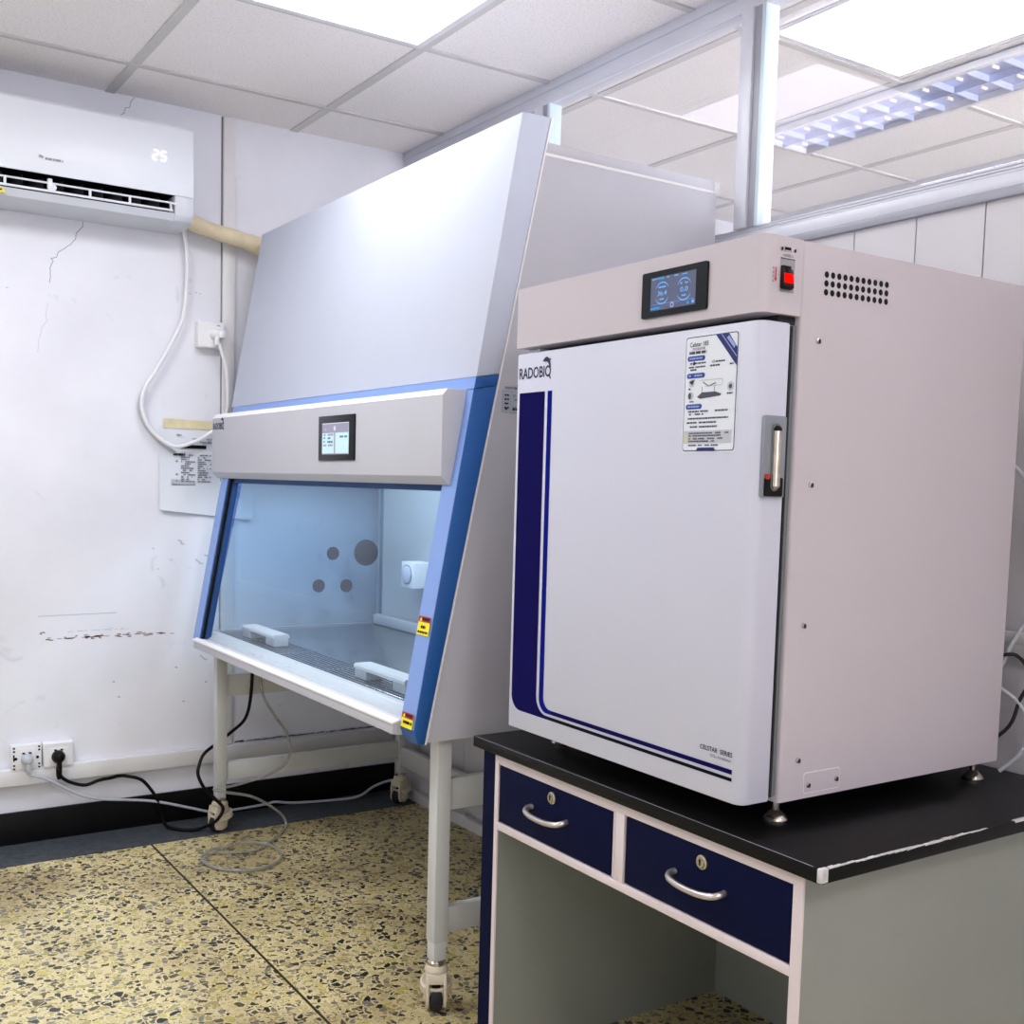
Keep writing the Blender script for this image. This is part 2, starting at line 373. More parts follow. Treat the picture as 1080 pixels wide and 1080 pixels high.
# back wall with its cracks and scuffs
b = MB(); b.box(XL-.1, XF+.1, 0, .1, 0, H, 'wall')
F = fy(0)
def wander(pts, n=4, a=.006, seed=3):
    rr = random.Random(seed); out = [pts[0]]
    for p, q in zip(pts[:-1], pts[1:]):
        for k in range(1, n+1):
            t = k/n; out.append((p[0]+(q[0]-p[0])*t+rr.uniform(-a,a), p[1]+(q[1]-p[1])*t+rr.uniform(-a,a)))
    return out
b.line(F, wander([(-1.293,2.327),(-1.313,2.29),(-1.34,2.252),(-1.353,2.217),(-1.386,2.178),(-1.429,2.143),(-1.435,2.105),(-1.441,2.057)]), .0022, 'crack', .0006)
b.line(F, wander([(-1.136,2.764),(-1.163,2.717),(-1.194,2.687),(-1.22,2.64)]), .002, 'crack', .0006)
b.line(F, wander([(-1.445,1.98),(-1.45,1.92),(-1.475,1.86),(-1.48,1.80)], a=.004, seed=9), .0015, 'scuff', .0006)
rr = random.Random(5)
for k in range(90):
    x = rr.uniform(-1.46,-.99); z = .757+rr.gauss(0,.003)
    if -1.40 < x < -1.22 or rr.random() < .5: b.line(F, [(x,z),(x+rr.uniform(.006,.024),z+rr.gauss(0,.0015))], rr.uniform(.0015,.004), 'stain', .0007)
for k in range(26):
    x = rr.uniform(-1.49,-1.1); z = .781+rr.gauss(0,.003); b.line(F, [(x,z),(x+rr.uniform(.005,.018),z+rr.gauss(0,.002))], rr.uniform(.0012,.003), 'stain' if x < -1.42 else 'scuff', .0006)
b.line(F, [(-1.486,.843),(-1.204,.845)], .003, 'scuff', .0005)
for (x,z) in [(-1.585,2.02),(-.93,2.075),(-.905,2.08),(-.89,2.076),(-1.05,1.01),(-1.07,1.09),(-.86,.55),(-.98,.62),(-1.2,.52),(-1.22,.58),(-.95,.48),(-.75,.62),(-.45,.66),(-.5,.6)]:
    b.line(F, [(x,z),(x+.008,z+rr.uniform(-.004,.006))], .004, 'scuff' if z > .7 else 'crack', .0006)
for (x,z,l) in [(-.90,1.045,.03),(-.865,1.06,.035),(-.83,1.05,.02),(-.97,1.12,.02),(-.85,.70,.05),(-.88,.66,.03)]:
    b.line(F, wander([(x,z),(x+l,z-.02)], seed=int(l*1000)), .006, 'scuff', .0005)
for k in range(70):
    x = -.74+.7*k/70+rr.uniform(-.01,.01); b.line(F, [(x,.291+rr.uniform(0,.003)),(x+rr.uniform(.01,.04),.292+rr.uniform(0,.004))], rr.uniform(.002,.006), 'crack' if rr.random() < .5 else 'grime', .0006)
struct(b.build('wall_back'))
b = MB(); b.box(XL-.1, XL, YF, 0, 0, H, 'wall'); struct(b.build('wall_left'))
b = MB(); b.box(XL-.1, XF+.1, YF-.1, YF, 0, H, 'wall'); struct(b.build('wall_front'))
b = MB(); b.box(XF, XF+.1, YF, 0, 0, H, 'far_wall'); struct(b.build('wall_far'))
# partition: planks below, glazing above
b = MB(); ZR = 2.028
b.box(.012, .06, YF, 0, 0, ZR, 'plank_gap')
y = -2.395+.18*13.2
ys = [-2.395+.18*k for k in range(-25,15)]; ys = [v for v in ys if YF < v < 0]; ys = [YF]+ys+[0]
for a, c in zip(ys[:-1], ys[1:]): b.box(0, .05, a+.0018, c-.0018, 0, ZR, 'plank')
struct(b.build('wall_right'))
win = struct(bpy.data.objects.new('window_1', None)); COL.objects.link(win); WL[win.name] = Vector((0,-3,ZR)); win.location = (0,-3,ZR)
b = MB(); b.box(-.004, .05, YF, 0, 2.692, H-.0005, 'alu', .003); b.box(-.010, .0, YF, 0, 2.735, H-.0005, 'alu', .002); b.build('top_rail', win)
b = MB(); b.box(-.012, .05, YF, 0, ZR, 2.050, 'alu_d', .002); b.box(-.004, .05, YF, 0, 2.050, 2.082, 'alu', .002)
for k in range(3): b.box(.0, .05, YF, 0, 2.083+k*.007, 2.088+k*.007, 'alu', .001)
b.box(.004,.05,YF,0,2.08,2.103,'alu'); b.build('bottom_rail', win)
for ym in (-1.02, -2.02, -3.02, -4.02, -5.02):
    b = MB()
    b.box(-.012, .045, ym-.006, ym+.040, 2.1, 2.695, 'alu', .003)
    b.box(-.004, .045, ym-.034, ym-.006, 2.1, 2.695, 'alu_d', .002)
    b.box(-.008, .045, ym-.048, ym-.034, 2.1, 2.695, 'alu_l', .002)
    b.build('mullion', win)
yv = [-.01, -.98, -1.98, -2.98, -3.98, -4.98, YF]
for k in range(6):
    y1 = yv[k]-(.088 if k else .0)+0; y0 = yv[k+1]
    b = MB(); b.add([(.012,y0,2.10),(.012,y1,2.10),(.012,y1,2.695),(.012,y0,2.695)], [(0,1,2,3)], 'pane'); b.build('pane', win)
# baseboards
b = MB(); b.box(XL, 0, -.012, 0, .0, .122, 'black_base', .002); struct(b.build('baseboard_back'))
b = MB(); b.box(-.014, 0, YF, -.013, .0, .05, 'trunk', .002); struct(b.build('baseboard_right'))

# ================================================================== LAMPS
def panel_light(x0, x1, y0, y1, m, label, group=None):
    t = thing('ceiling_light', label, 'ceiling light', ((x0+x1)/2,(y0+y1)/2,H-.012), group)
    b = MB(); w = .022
    for a in ((x0,x1,y0,y0+w),(x0,x1,y1-w,y1),(x0,x0+w,y0+w,y1-w),(x1-w,x1,y0+w,y1-w)): b.box(*a, H-.012, H-.0065, 'lamp_frame')
    b.build('frame', t)
    b = MB(); b.box(x0+w, x1-w, y0+w, y1-w, H-.010, H-.0065, m); b.build('diffuser', t)
    return t
panel_light(-1.226+.013, -.506-.017, -1.777+.012, -1.057-.012, 'lamp', 'bright white square ceiling panel light above the biosafety cabinet in the near room')
panel_light(.214+.05, .934-.045, -2.497+.03, -1.777-.03, 'lamp2', 'bright white square panel light seen through the partition glass, in the next room')
# louvred lamp in the next room (switched off)
t = thing('louvre_ceiling_light', 'unlit grey louvre troffer lamp seen through the right window pane', 'ceiling light', (1.07,-2.3,H-.02))
lx0, lx1, ly0, ly1 = .955, 1.262, -3.2, -1.09
b = MB(); b.box(lx0, lx1, ly0, ly1, H-.008, H-.0062, 'louver_d'); b.build('reflector', t)
b = MB()
for a in ((lx0,lx0+.02,ly0,ly1),(lx1-.02,lx1,ly0,ly1),(lx0,lx1,ly0,ly0+.02),(lx0,lx1,ly1-.02,ly1)): b.box(*a, H-.03, H-.008, 'lamp_frame')
b.build('frame', t)
b = MB()
yy = ly1-.13
while yy > ly0+.05: b.box(lx0+.02, lx1-.02, yy-.003, yy+.003, H-.028, H-.008, 'louver'); yy -= .13
b.box((lx0+lx1)/2-.004, (lx0+lx1)/2+.004, ly0, ly1, H-.03, H-.008, 'louver'); b.build('louvre', t)
yy = ly1-.065
while yy > ly0+.05:
    for xx in (lx0+.09, lx1-.08): b = MB(); b.box(xx-.018, xx+.014, yy-.004, yy+.004, H-.017, H-.0082, 'glint', .002); b.build('lamp_glint', t)  # small glowing blocks stand in for glints on the unlit louvre
    yy -= .13

# ================================================================== TRUNKING, SOCKETS
b = MB(); b.box(XL, -.02, -.032, 0, .225, .287, 'trunk', .004); tag(b.build('cable_trunking'), 'long white horizontal cable trunking along the wall above the black baseboard', 'trunking')
b = MB(); b.box(-.80, -.752, -.016, 0, .289, 2.76, 'trunk', .002); b.box(-.8045, -.80, -.006, 0, .289, 2.76, 'trunk_edge')
tag(b.build('cable_trunking'), 'narrow white vertical cable trunking running from ceiling down behind the cabinet', 'trunking')
b = MB(); b.box(-.03, 0, -6, -2.75, 1.025, 1.078, 'trunk', .004); b.box(-.034, -.03, -6, -2.75, 1.055, 1.072, 'trunk', .002)
tag(b.build('cable_trunking'), 'white cable trunking on the panelled wall at the right edge, behind the incubator', 'trunking')

def socket(x0, x1, z0, z1, dep, label, style):
    t = thing('wall_socket', label, 'socket', ((x0+x1)/2,0,z0))
    b = MB(); b.box(x0, x1, -dep, 0, z0, z1, 'white_pl', .004); b.build('back_box', t)
    F = fy(-dep); cx, cz = (x0+x1)/2, (z0+z1)/2
    b = MB(); w = (x1-x0)/2
    if style == 'a':   # plain
        b.rbox('y', (x0+.004,x1-.004,z0+.004,z1-.004), -dep-.004, -dep+.001, .005, 'white_pl')
    elif style == 'b':
        b.box(x0+.026, x1-.026, -dep-.003, -dep+.001, z0+.006, z1-.012, 'white_pl', .002)
    else:
        b.rbox('y', (x0+.003,x1-.003,z0+.003,z1-.003), -dep-.004, -dep+.001, .004, 'white_pl'); b.box(x0+.02, x1-.022, -dep-.0055, -dep-.003, z0+.008, z1-.02, 'white_pl', .001)
    b.build('faceplate', t)
    b = MB()
    if style != 'a':
        for s in (-1,1): b.flat(F, [(cx+s*.011-.005,cz+.016),(cx+s*.011+.005,cz+.014),(cx+s*.011+.005,cz+.020),(cx+s*.011-.005,cz+.022)], 'black', .0062)
    if style == 'b':
        for s in (-1,1):
            for dz in (-.038,-.026,.026,.038): b.box(cx+s*.043-.0035, cx+s*.043+.0035, -dep-.0012, -dep, cz+dz-.003, cz+dz+.003, 'black')
            b.disc(F, cx+s*.037, cz-.001, .0055, 'black', .0012)
        b.box(cx-.046, cx-.041, -dep-.0012, -dep, cz-.01, cz+.014, 'dark')
    if style == 'a':
        b.rect(F, cx+.02, cx+.034, cz+.034, cz+.038, 'ink_l', .0045)
    b.build('pin_slots', t)
    return t
socket(-.906, -.803, 1.868, 1.970, .042, 'white wall socket box at mid height beside the vertical trunking', 'a')
socket(-1.587, -1.483, .281, .376, .035, 'left of the two low white wall sockets, with rows of small knock-out holes', 'b')
socket(-1.478, -1.372, .283, .374, .035, 'right of the two low white wall sockets, plain face with the black plug', 'c')

def plug(mb, x, z, y, m, r=.021):
    mb.lathe((x,y,z), (0,-1,0), [(r,0),(r,.012),(r*.86,.022),(r*.6,.034),(r*.45,.036)], m, 20)
    mb.box(x-.008, x+.008, y-.034, y-.008, z-.045, z, m, .005)
# air conditioner power cord
t = thing('power_cord', 'white power cord looping down from the air conditioner to the mid height socket', 'power cord', (-.833,-.05,1.9))
b = MB(); plug(b, -.842, 1.922, -.0465, 'white_pl', .021); b.box(-.838,-.812,-.085,-.05,1.905,1.935,'white_pl',.006); b.build('plug', t)
b = MB(); b.tube([(-.965,-.05,2.31),(-.958,-.032,2.285),(-.948,-.03,2.22),(-.947,-.03,2.136),(-.958,-.03,1.992),(-.993,-.032,1.9),(-1.064,-.032,1.769),(-1.108,-.032,1.695),(-1.118,-.034,1.623),(-1.093,-.036,1.554),(-1.046,-.04,1.506),(-.992,-.042,1.483),(-.918,-.042,1.504),(-.846,-.042,1.547),(-.806,-.042,1.585),(-.790,-.045,1.64),(-.790,-.05,1.70),(-.800,-.06,1.79),(-.820,-.066,1.85),(-.832,-.066,1.885)], .0075, 'white_pl', 10, 6)
b.build('cable', t)
cord_shadow = MB().tube([(-1.105,-.014,1.70),(-1.124,-.014,1.625),(-1.10,-.014,1.56),(-1.05,-.014,1.505),(-1.01,-.014,1.475),(-.985,-.012,1.46)], .006, 'grey_pl', 8, 6)  # shadow of the white cord, modelled as a grey strand
tag(cord_shadow.build('cable'), 'short grey strand imitating the shadow of the white power cord on the wall, ending on the notice', 'cable')
# black cord
t = thing('power_cord', 'black power cord from the right low socket to the caster, then up under the cabinet', 'power cord', (-1.427,-.06,.3))
b = MB(); plug(b, -1.427, .322, -.039, 'black', .024); b.lathe((-1.427,-.055,.285),(0,.0,-1),[(.011,0),(.010,.03),(.007,.045)],'black',12); b.build('plug', t)
b = MB(); b.tube([(-1.427,-.055,.27),(-1.417,-.055,.245),(-1.384,-.052,.221),(-1.333,-.05,.204),(-1.281,-.046,.215),(-1.232,-.036,.216),(-1.2,-.016,.214),(-1.172,-.036,.214),(-1.122,-.045,.195),(-1.085,-.05,.149),(-1.062,-.05,.105),(-1.045,-.04,.05),(-1.035,-.05,.013),(-1.031,-.115,.011),(-.985,-.168,.011),(-.94,-.185,.014),(-.905,-.235,.045),(-.885,-.252,.07),(-.872,-.255,.105),(-.905,-.255,.147),(-.942,-.25,.188),(-.966,-.245,.242),(-.955,-.225,.277),(-.915,-.16,.300),(-.86,-.12,.32),(-.80,-.14,.37),(-.765,-.20,.433),(-.756,-.235,.533),(-.75,-.245,.72)], .0065, 'black', 10, 6)
b.build('cable', t)
# grey cord along the floor
t = thing('power_cord', 'thin light grey cord from the left low socket across the baseboard and floor', 'power cord', (-1.535,-.06,.3))
b = MB(); plug(b, -1.535, .323, -.037, 'grey_pl', .021); b.build('plug', t)
b = MB(); b.tube([(-1.535,-.06,.28),(-1.526,-.058,.268),(-1.467,-.055,.243),(-1.384,-.052,.188),(-1.333,-.05,.160),(-1.264,-.05,.140),(-1.085,-.05,.108),(-.936,-.05,.06),(-.851,-.05,.032),(-.769,-.05,.026),(-.619,-.05,.030),(-.578,-.05,.034),(-.494,-.05,.019),(-.33,-.06,.009),(-.21,-.07,.011),(-.12,-.05,.04),(-.05,-.07,.062),(-.03,-.12,.058),(-.028,-.5,.058),(-.03,-.66,.07),(-.028,-.75,.058),(-.027,-1.6,.057)], .0055, 'grey_pl', 8, 6)
b.build('cable', t)
# clear tubing
b = MB(); pts = [(-.734,-.28,.70),(-.734,-.28,.6),(-.722,-.28,.528),(-.675,-.28,.449),(-.623,-.28,.369),(-.61,-.28,.292),(-.641,-.28,.246),(-.711,-.28,.217),(-.788,-.28,.201),(-.863,-.28,.192),(-.905,-.276,.190),(-.915,-.275,.187),(-.905,-.278,.182),(-.863,-.28,.170),(-.768,-.28,.142),(-.691,-.28,.094),(-.639,-.28,.048),(-.628,-.29,.012),(-.655,-.33,.007),(-.725,-.417,.007),(-.834,-.505,.007),(-.928,-.482,.007),(-.988,-.462,.007),(-1.03,-.522,.007),(-1.017,-.62,.007),(-.937,-.686,.007),(-.836,-.677,.007),(-.772,-.598,.008),(-.773,-.49,.012),(-.832,-.421,.013),(-.915,-.427,.012),(-.985,-.445,.014),(-1.045,-.53,.016),(-1.02,-.632,.012),(-.93,-.70,.008),(-.85,-.69,.007)]
b.tube(pts, .0055, 'clear_tube', 8, 6); tag(b.build('drain_tubing'), 'clear plastic tubing hanging from the cabinet and coiled on the terrazzo floor', 'tubing')
# cables behind the incubator
def cab(pts, r, m, label): tag(MB().tube(pts, r, m, 8, 6).build('cable'), label, 'cable')
cab([(-.126,-2.90,1.46),(-.06,-2.93,1.40),(-.035,-2.97,1.2),(-.05,-2.948,1.121),(-.07,-2.925,1.06),(-.085,-2.905,1.0),(-.12,-2.86,.95)], .0045, 'grey_pl', 'grey cable crossing the trunking behind the incubator, uppermost of the three')
cab([(-.126,-2.86,1.06),(-.10,-2.905,1.035),(-.07,-2.938,1.035),(-.05,-2.96,.99),(-.06,-2.945,.94),(-.07,-2.93,.88),(-.10,-2.89,.83),(-.122,-2.84,.780)], .004, 'rubber', 'black cable bowed behind the incubator, falling to the worktop')
cab([(-.126,-2.87,.99),(-.10,-2.905,.972),(-.06,-2.945,.93),(-.05,-2.965,.87),(-.06,-2.95,.82),(-.08,-2.92,.781)], .0045, 'grey_pl', 'pale grey cable with a bright highlight behind the incubator, lowest of the three')

# notice on the wall
t = thing('wall_notice', 'creased white printed notice taped to the wall beside the cabinet', 'notice', (-.85,0,1.25))
b = MB(); nx, nz = 12, 10; vs = []; fs = []
for j in range(nz+1):
    for i in range(nx+1):
        u, v = i/nx, j/nz
        x = -1.045+.40*u - .03*u*(1-v); z = 1.238+.325*v-.038*u*(1-v)
        vs.append((x, -.004-.012*(1-v)**4*(1+.4*math.sin(u*9))-.0015*math.sin(u*14+v*3)**2, z))
for j in range(nz):
    for i in range(nx): fs.append((j*(nx+1)+i, j*(nx+1)+i+1, (j+1)*(nx+1)+i+1, (j+1)*(nx+1)+i))
b.add(vs, fs, 'paper'); b.build('sheet', t, sharp=80)
b = MB(); F = fy(-.009)
b.flat(F, [(-1.03,1.553),(-.66,1.553),(-.66,1.583),(-1.028,1.590)], 'tape', -.0015); b.build('tape', t)
b = MB(); d = .0012
b.rect(F, -.972,-.862,1.478,1.492,'black',d)
b.dashes(F,-.985,-.96,1.526,.006,'ink_l',d,1); b.dashes(F,-.93,-.80,1.514,.004,'ink_l',d,2); b.dashes(F,-.93,-.83,1.500,.007,'ink_l',d,3,.5)
b.dashes(F,-.992,-.945,1.449,.009,'ink',d,5,.95)
for k in range(13):
    z = 1.450-k*.0085
    b.dashes(F,-.962,-.905-.012*(k%3),z,.0045,'ink_p',d,10+k,.7); b.dashes(F,-.896,-.842-.008*((k*2)%4),z,.0045,'ink_p',d,40+k,.55 if k%3 else .8)
    if k%3 == 0: b.dashes(F,-.982,-.972,z,.007,'ink_l',d,70+k,.8)
b.rect(F,-1.0,-.905,1.335,1.338,'ink_l',d*.9); b.flat(F,[(-1.0,1.335),(-.905,1.338),(-.91,1.352),(-1.0,1.358)],'grey_print',d*.9)
b.build('print', t)

# ================================================================== AIR CONDITIONER
AX0, AX1 = -2.02, -.976
ac = thing('air_conditioner', 'white wall mounted split air conditioner showing 25 on its front', 'air conditioner', ((AX0+AX1)/2,0,2.285))
full = [(0,2.632),(-.15,2.632),(-.186,2.629),(-.193,2.619),(-.197,2.50),(-.2,2.385),(-.199,2.318),(-.185,2.297),(-.13,2.287),(0,2.287)]
notch = [(0,2.630),(-.148,2.628),(-.184,2.625),(-.190,2.615),(-.196,2.50),(-.198,2.385),(-.10,2.385),(-.09,2.325),(-.197,2.322),(-.185,2.297),(-.13,2.287),(0,2.287)]
b = MB(); b.prism('x', full, AX1-.07, AX1, 'ac_grey', .006); b.prism('x', full, AX0, AX0+.07, 'ac_grey', .006); b.prism('x', notch, AX0+.07, AX1-.07, 'ac_grey')
b.build('casing', ac)
b = MB(); b.prism('x', [(-.150,2.6345),(-.188,2.6315),(-.1965,2.621),(-.2005,2.50),(-.2035,2.384),(-.199,2.384),(-.196,2.50),(-.191,2.618),(-.150,2.629)], AX0+.002, AX1-.002, 'ac_white', .0012); b.build('front_panel', ac)
b = MB(); b.prism('x', [(-.196,2.3845),(-.10,2.3845),(-.091,2.3255),(-.196,2.3235),(-.09,2.32),(-.085,2.39)], AX0+.07, AX1-.0705, 'dark')
for k in range(14):
    x = AX0+.1+k*.066
    b.prism('z', [(x,-.10),(x+.003,-.10),(x+.035,-.165),(x+.032,-.165)], 2.332, 2.378, 'gap')
b.build('air_outlet', ac)
b = MB()
b.tube([(AX0+.085,-.196,2.357),(AX1-.10,-.196,2.357),(AX1-.088,-.196,2.354),(AX1-.083,-.197,2.345),(AX1-.083,-.198,2.331)], .0035, 'ac_white', 8, 3)
b.tube([(AX0+.085,-.202,2.329),(AX1-.078,-.202,2.329)], .0042, 'ac_white', 8, 1)
for x in (-1.617,-1.342,-1.206,-1.76,-1.9): b.box(x-.004, x+.004, -.202, -.194, 2.33, 2.358, 'ac_white', .001)
b.box(-1.482,-1.466,-.203,-.185,2.328,2.372,'ac_white',.003); b.lathe((-1.464,-.198,2.343),(0,-1,0),[(.011,0),(.011,.006),(.006,.009)],'ac_white',14)
b.build('louvre_flap', ac)
b = MB(); F = fy(-.2016)

def seg7(b, F, u, v, w, h, on, m, d, t=.0042, sl=.10):
    P = lambda x, z: (u+x*w+sl*z*h, v+z*h)
    S = dict(a=((.1,1),(.9,1)), b=((1,.92),(1,.56)), c=((1,.44),(1,.08)), d=((.1,0),(.9,0)), e=((0,.44),(0,.08)), f=((0,.92),(0,.56)), g=((.12,.5),(.88,.5)))
    for k in on: b.line(F, [P(*S[k][0]), P(*S[k][1])], t, m, d)
seg7(b, F, -1.128, 2.498, .019, .033, 'abged', 'digit', .0022); seg7(b, F, -1.099, 2.498, .019, .033, 'afgcd', 'digit', .0022); b.build('temperature_display', ac)
b = MB(); b.flat(F,[(-1.512,2.437),(-1.498,2.434),(-1.494,2.441),(-1.508,2.446)],'ac_logo',.003)
b.dashes(F,-1.490,-1.432,2.431,.008,'ac_logo',.003,4,.9); b.build('badge', ac)
b = MB(); F2 = fy(-.199); b.flat(F2,[(-1.66,2.302),(-1.616,2.302),(-1.620,2.315),(-1.66,2.315)],'yellow',.001); b.dashes(F2,-1.655,-1.620,2.308,.006,'ink',.002,3,.7); b.build('sticker', ac)
b = MB(); b.tube([(-.974,-.085,2.324),(-.95,-.084,2.322),(-.929,-.082,2.318),(-.855,-.08,2.303),(-.78,-.08,2.292),(-.72,-.08,2.282),(-.66,-.08,2.268),(-.5,-.085,2.24),(-.2,-.085,2.19)], .030, 'beige', 14, 5, lambda s: 1-.12*math.sin(s*22)*.3+(.18 if .62 < s < .80 else 0))
tag(b.build('insulated_pipe'), 'beige wrapped refrigerant pipe running from the air conditioner behind the cabinet', 'pipe')

# ================================================================== BIOSAFETY CABINET
YR, YL = -1.934, -.18
def FXZ(z): return -.705-(2.297-z)*.1783          # sloped front face
def BXZ(z): return -.618-(2.300-z)*.2089          # seam behind the front frame
bsc = thing('biosafety_cabinet', 'large grey and blue biosafety cabinet with sloped glass front on a wheeled stand', 'biosafety cabinet', (-.5,-1.06,0))
b = MB()
side = [(BXZ(.725),.725),(-.035,.730),(-.035,2.205),(BXZ(2.205),2.205)]
b.prism('y', side, YR, YR+.018, 'cab_grey')                         # right side wall
zL = 1.395                                                          # left side wall: solid round the glass
b.prism('y', [(BXZ(zL),zL),(-.035,zL),(-.035,2.205),(BXZ(2.205),2.205)], YL-.018, YL, 'cab_grey')
b.prism('y', [(-.19,.73),(-.035,.73),(-.035,zL),(-.19,zL)], YL-.018, YL, 'cab_grey')
b.prism('y', [(BXZ(.725),.725),(-.19,.725),(-.19,.785),(BXZ(.785),.785)], YL-.018, YL, 'cab_grey')
b.box(-.053,-.035, YR+.018, YL-.018, .73, 2.205, 'cab_grey')        # back
b.box(-.935,-.053, YR+.018, YL-.018, .727, .745, 'cab_grey')        # underside
b.prism('y', [(BXZ(1.64)+.003,1.62),(-.053,1.62),(-.053,2.205),(BXZ(2.205)+.003,2.205)], YR+.018, YL-.018, 'cab_grey')  # filter plenum
b.build('housing', bsc)
b = MB(); b.prism('y', [(BXZ(2.212)+.002,2.212),(-.029,2.212),(-.029,2.238),(BXZ(2.238)+.002,2.238)], YR-.001, YL, 'cab_grey', .001)
b.box(BXZ(2.2)+.004,-.030, YR-.002, YL, 2.2045, 2.2115, 'cab_edge'); b.box(-.048,-.026,YR-.004,YR+.01,2.203,2.236,'cab_edge',.001); b.build('top_cap', bsc)
b = MB()  # bright folded seam along the right side
b.prism('y', [(BXZ(.722),.722),(BXZ(.722)+.0045,.722),(BXZ(2.30)+.0045,2.30),(BXZ(2.30),2.30)], YR-.0035, YR+.01, 'cab_edge'); b.build('side_seam', bsc)
b = MB()
b.prism('y', [(FXZ(1.636),1.636),(FXZ(2.297),2.297),(BXZ(2.30)-.001,2.300),(BXZ(1.648)-.001,1.648)], YR-.002, YL, 'cab_white', .0015); b.build('hood_panel', bsc)
b = MB()
b.prism('y', [(FXZ(1.606),1.606),(FXZ(1.635),1.635),(BXZ(1.646)-.001,1.646),(BXZ(1.62)-.001,1.620)], YR-.003, YL-.03, 'blue_shade', .001)
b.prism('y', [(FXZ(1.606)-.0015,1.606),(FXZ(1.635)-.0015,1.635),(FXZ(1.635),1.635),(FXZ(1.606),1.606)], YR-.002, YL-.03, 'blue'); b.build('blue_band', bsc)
for y0, y1 in ((YR-.002, YR+.070), (-.290, -.220)):
    b = MB()
    b.prism('y', [(FXZ(.758),.758),(-.968,.724),(BXZ(.722)-.001,.722),(BXZ(1.618)-.001,1.618),(FXZ(1.604),1.604)], y0, y1, 'blue_shade', .001)  # side faces carry their shade as a darker blue
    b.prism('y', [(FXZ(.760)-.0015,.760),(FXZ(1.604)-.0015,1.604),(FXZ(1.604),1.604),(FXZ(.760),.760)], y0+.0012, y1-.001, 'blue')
    c = b.build('column', bsc)
    if y0 < -1:
        F = frame((FXZ(.727)-.0032,0,.727),(0,-1,0),(.1755,0,.9845),(-.9845,0,.1755))
        for s0, s1, txt in ((.268,.315,0),(.034,.072,1)):
            l = MB(); l.rect(F, 1.872, 1.930, s0, s1, 'yellow', .001); l.rect(F, 1.872, 1.930, s1-.014, s1, 'warn_red', .0016)
            l.flat(F, [(1.878,s1-.012),(1.890,s1-.012),(1.884,s1-.002)], 'yellow', .0021)
            l.dashes(F, 1.892, 1.926, s1-.010, .007, 'black', .0022, 3, .9)
            if txt == 0: l.dashes(F,1.888,1.912,s0+.017,.007,'black',.0016,4,.95); l.dashes(F,1.876,1.926,s0+.005,.005,'black',.0016,5,.95)
            else: l.dashes(F,1.874,1.928,s0+.010,.007,'black',.0016,8,.95)
            part_label(l.build('warning_label', c), 'yellow and red warning sticker')
# control box
b = MB(); X0 = -.90
b.prism('y', [(X0,1.388),(X0,1.588),(X0+.014,1.604),(FXZ(1.606)+.002,1.606),(FXZ(1.366)+.002,1.366),(X0+.022,1.366)], -1.905, -.192, 'ctl', .0015)
b.prism('y', [(X0-.0006,1.5885),(X0+.0135,1.6046),(X0+.0145,1.6036),(X0+.0005,1.5875)], -1.9045, -.1925, 'cab_edge'); cb = b.build('control_box', bsc)  # pale strip paints a highlight along the top chamfer
F = fx(X0)
b = MB(); b.box(X0-.006, X0+.001, -1.421, -1.176, 1.428, 1.560, 'bezel', .002); sc = b.build('screen_bezel', cb)
Fs = fx(X0-.0062)
b = MB(); b.box(X0-.0075,X0-.004,-1.388,-1.208,1.446,1.538,'lcd_mint'); 
Fs = fx(X0-.0076)
b.rect(Fs,1.208,1.388,1.509,1.538,'lcd_grey',.0003); b.rect(Fs,1.208,1.388,1.5355,1.538,'lcd_white',.0006); b.rect(Fs,1.292,1.300,1.448,1.512,'lcd_grey',.0004); b.disc(Fs,1.296,1.522,.008,'lcd_white',.0006,rv=.0075); b.rect(Fs,1.208,1.388,1.446,1.449,'lcd_grey',.0005)
b.dashes(Fs,1.215,1.235,1.517,.004,'lcd_white',.0006,2,.9)
for k,(u0,u1,z,m) in enumerate([(1.22,1.236,1.501,'lcd_grey'),(1.248,1.29,1.501,'lcd_grey'),(1.218,1.234,1.492,'lcd_grey'),(1.249,1.268,1.491,'lcd_txt'),(1.218,1.236,1.481,'lcd_grey'),(1.247,1.288,1.480,'lcd_txt'),(1.218,1.240,1.470,'lcd_grey'),(1.252,1.285,1.470,'lcd_grey'),(1.332,1.356,1.494,'lcd_txt'),(1.364,1.382,1.494,'lcd_txt')]):
    b.dashes(Fs,u0,u1,z,.0055,m,.0007,20+k,.95)
b.build('display', cb)
def dolphin(b, F, u, v, s, m, d):
    """small leaping-dolphin silhouette of the maker's badge"""
    P = [(-.62,.30),(-.50,.40),(-.40,.52),(-.20,.64),(.02,.66),(.20,.58),(.34,.44),(.46,.50),(.60,.46),(.52,.36),(.42,.28),(.52,.06),(.56,-.16),(.50,-.38),(.38,-.22),(.30,.0),(.16,.18),(-.02,.28),(-.14,.30),(-.16,.18),(-.24,.30),(-.44,.30)]
    P = [(u+p[0]*s, v+p[1]*s) for p in P]
    bm = bmesh.new(); vs = [bm.verts.new((p[0],p[1],0)) for p in P]; f = bm.faces.new(vs); bmesh.ops.triangulate(bm, faces=[f])
    bm.verts.ensure_lookup_table(); bm.verts.index_update()
    b.add([F(w.co.x,w.co.y,d) for w in bm.verts], [[w.index for w in g.verts] for g in bm.faces], m); bm.free()
def badge(b, F, u0, v0, w, h, m, d):
    b.text(F, 'RADOBIO', u0, v0, h, m, d, 'l', w, .018)
    dolphin(b, F, u0+w*.875, v0+h*1.06, w*.215, m, d+.0003)
    b.line(F, [(u0+w*.93,v0+h*.22),(u0+w*1.0,v0-h*.18)], w*.028, m, d)
b = MB(); badge(b, F, .205, 1.546, .115, .025, 'logo', .001); b.build('badge', cb)
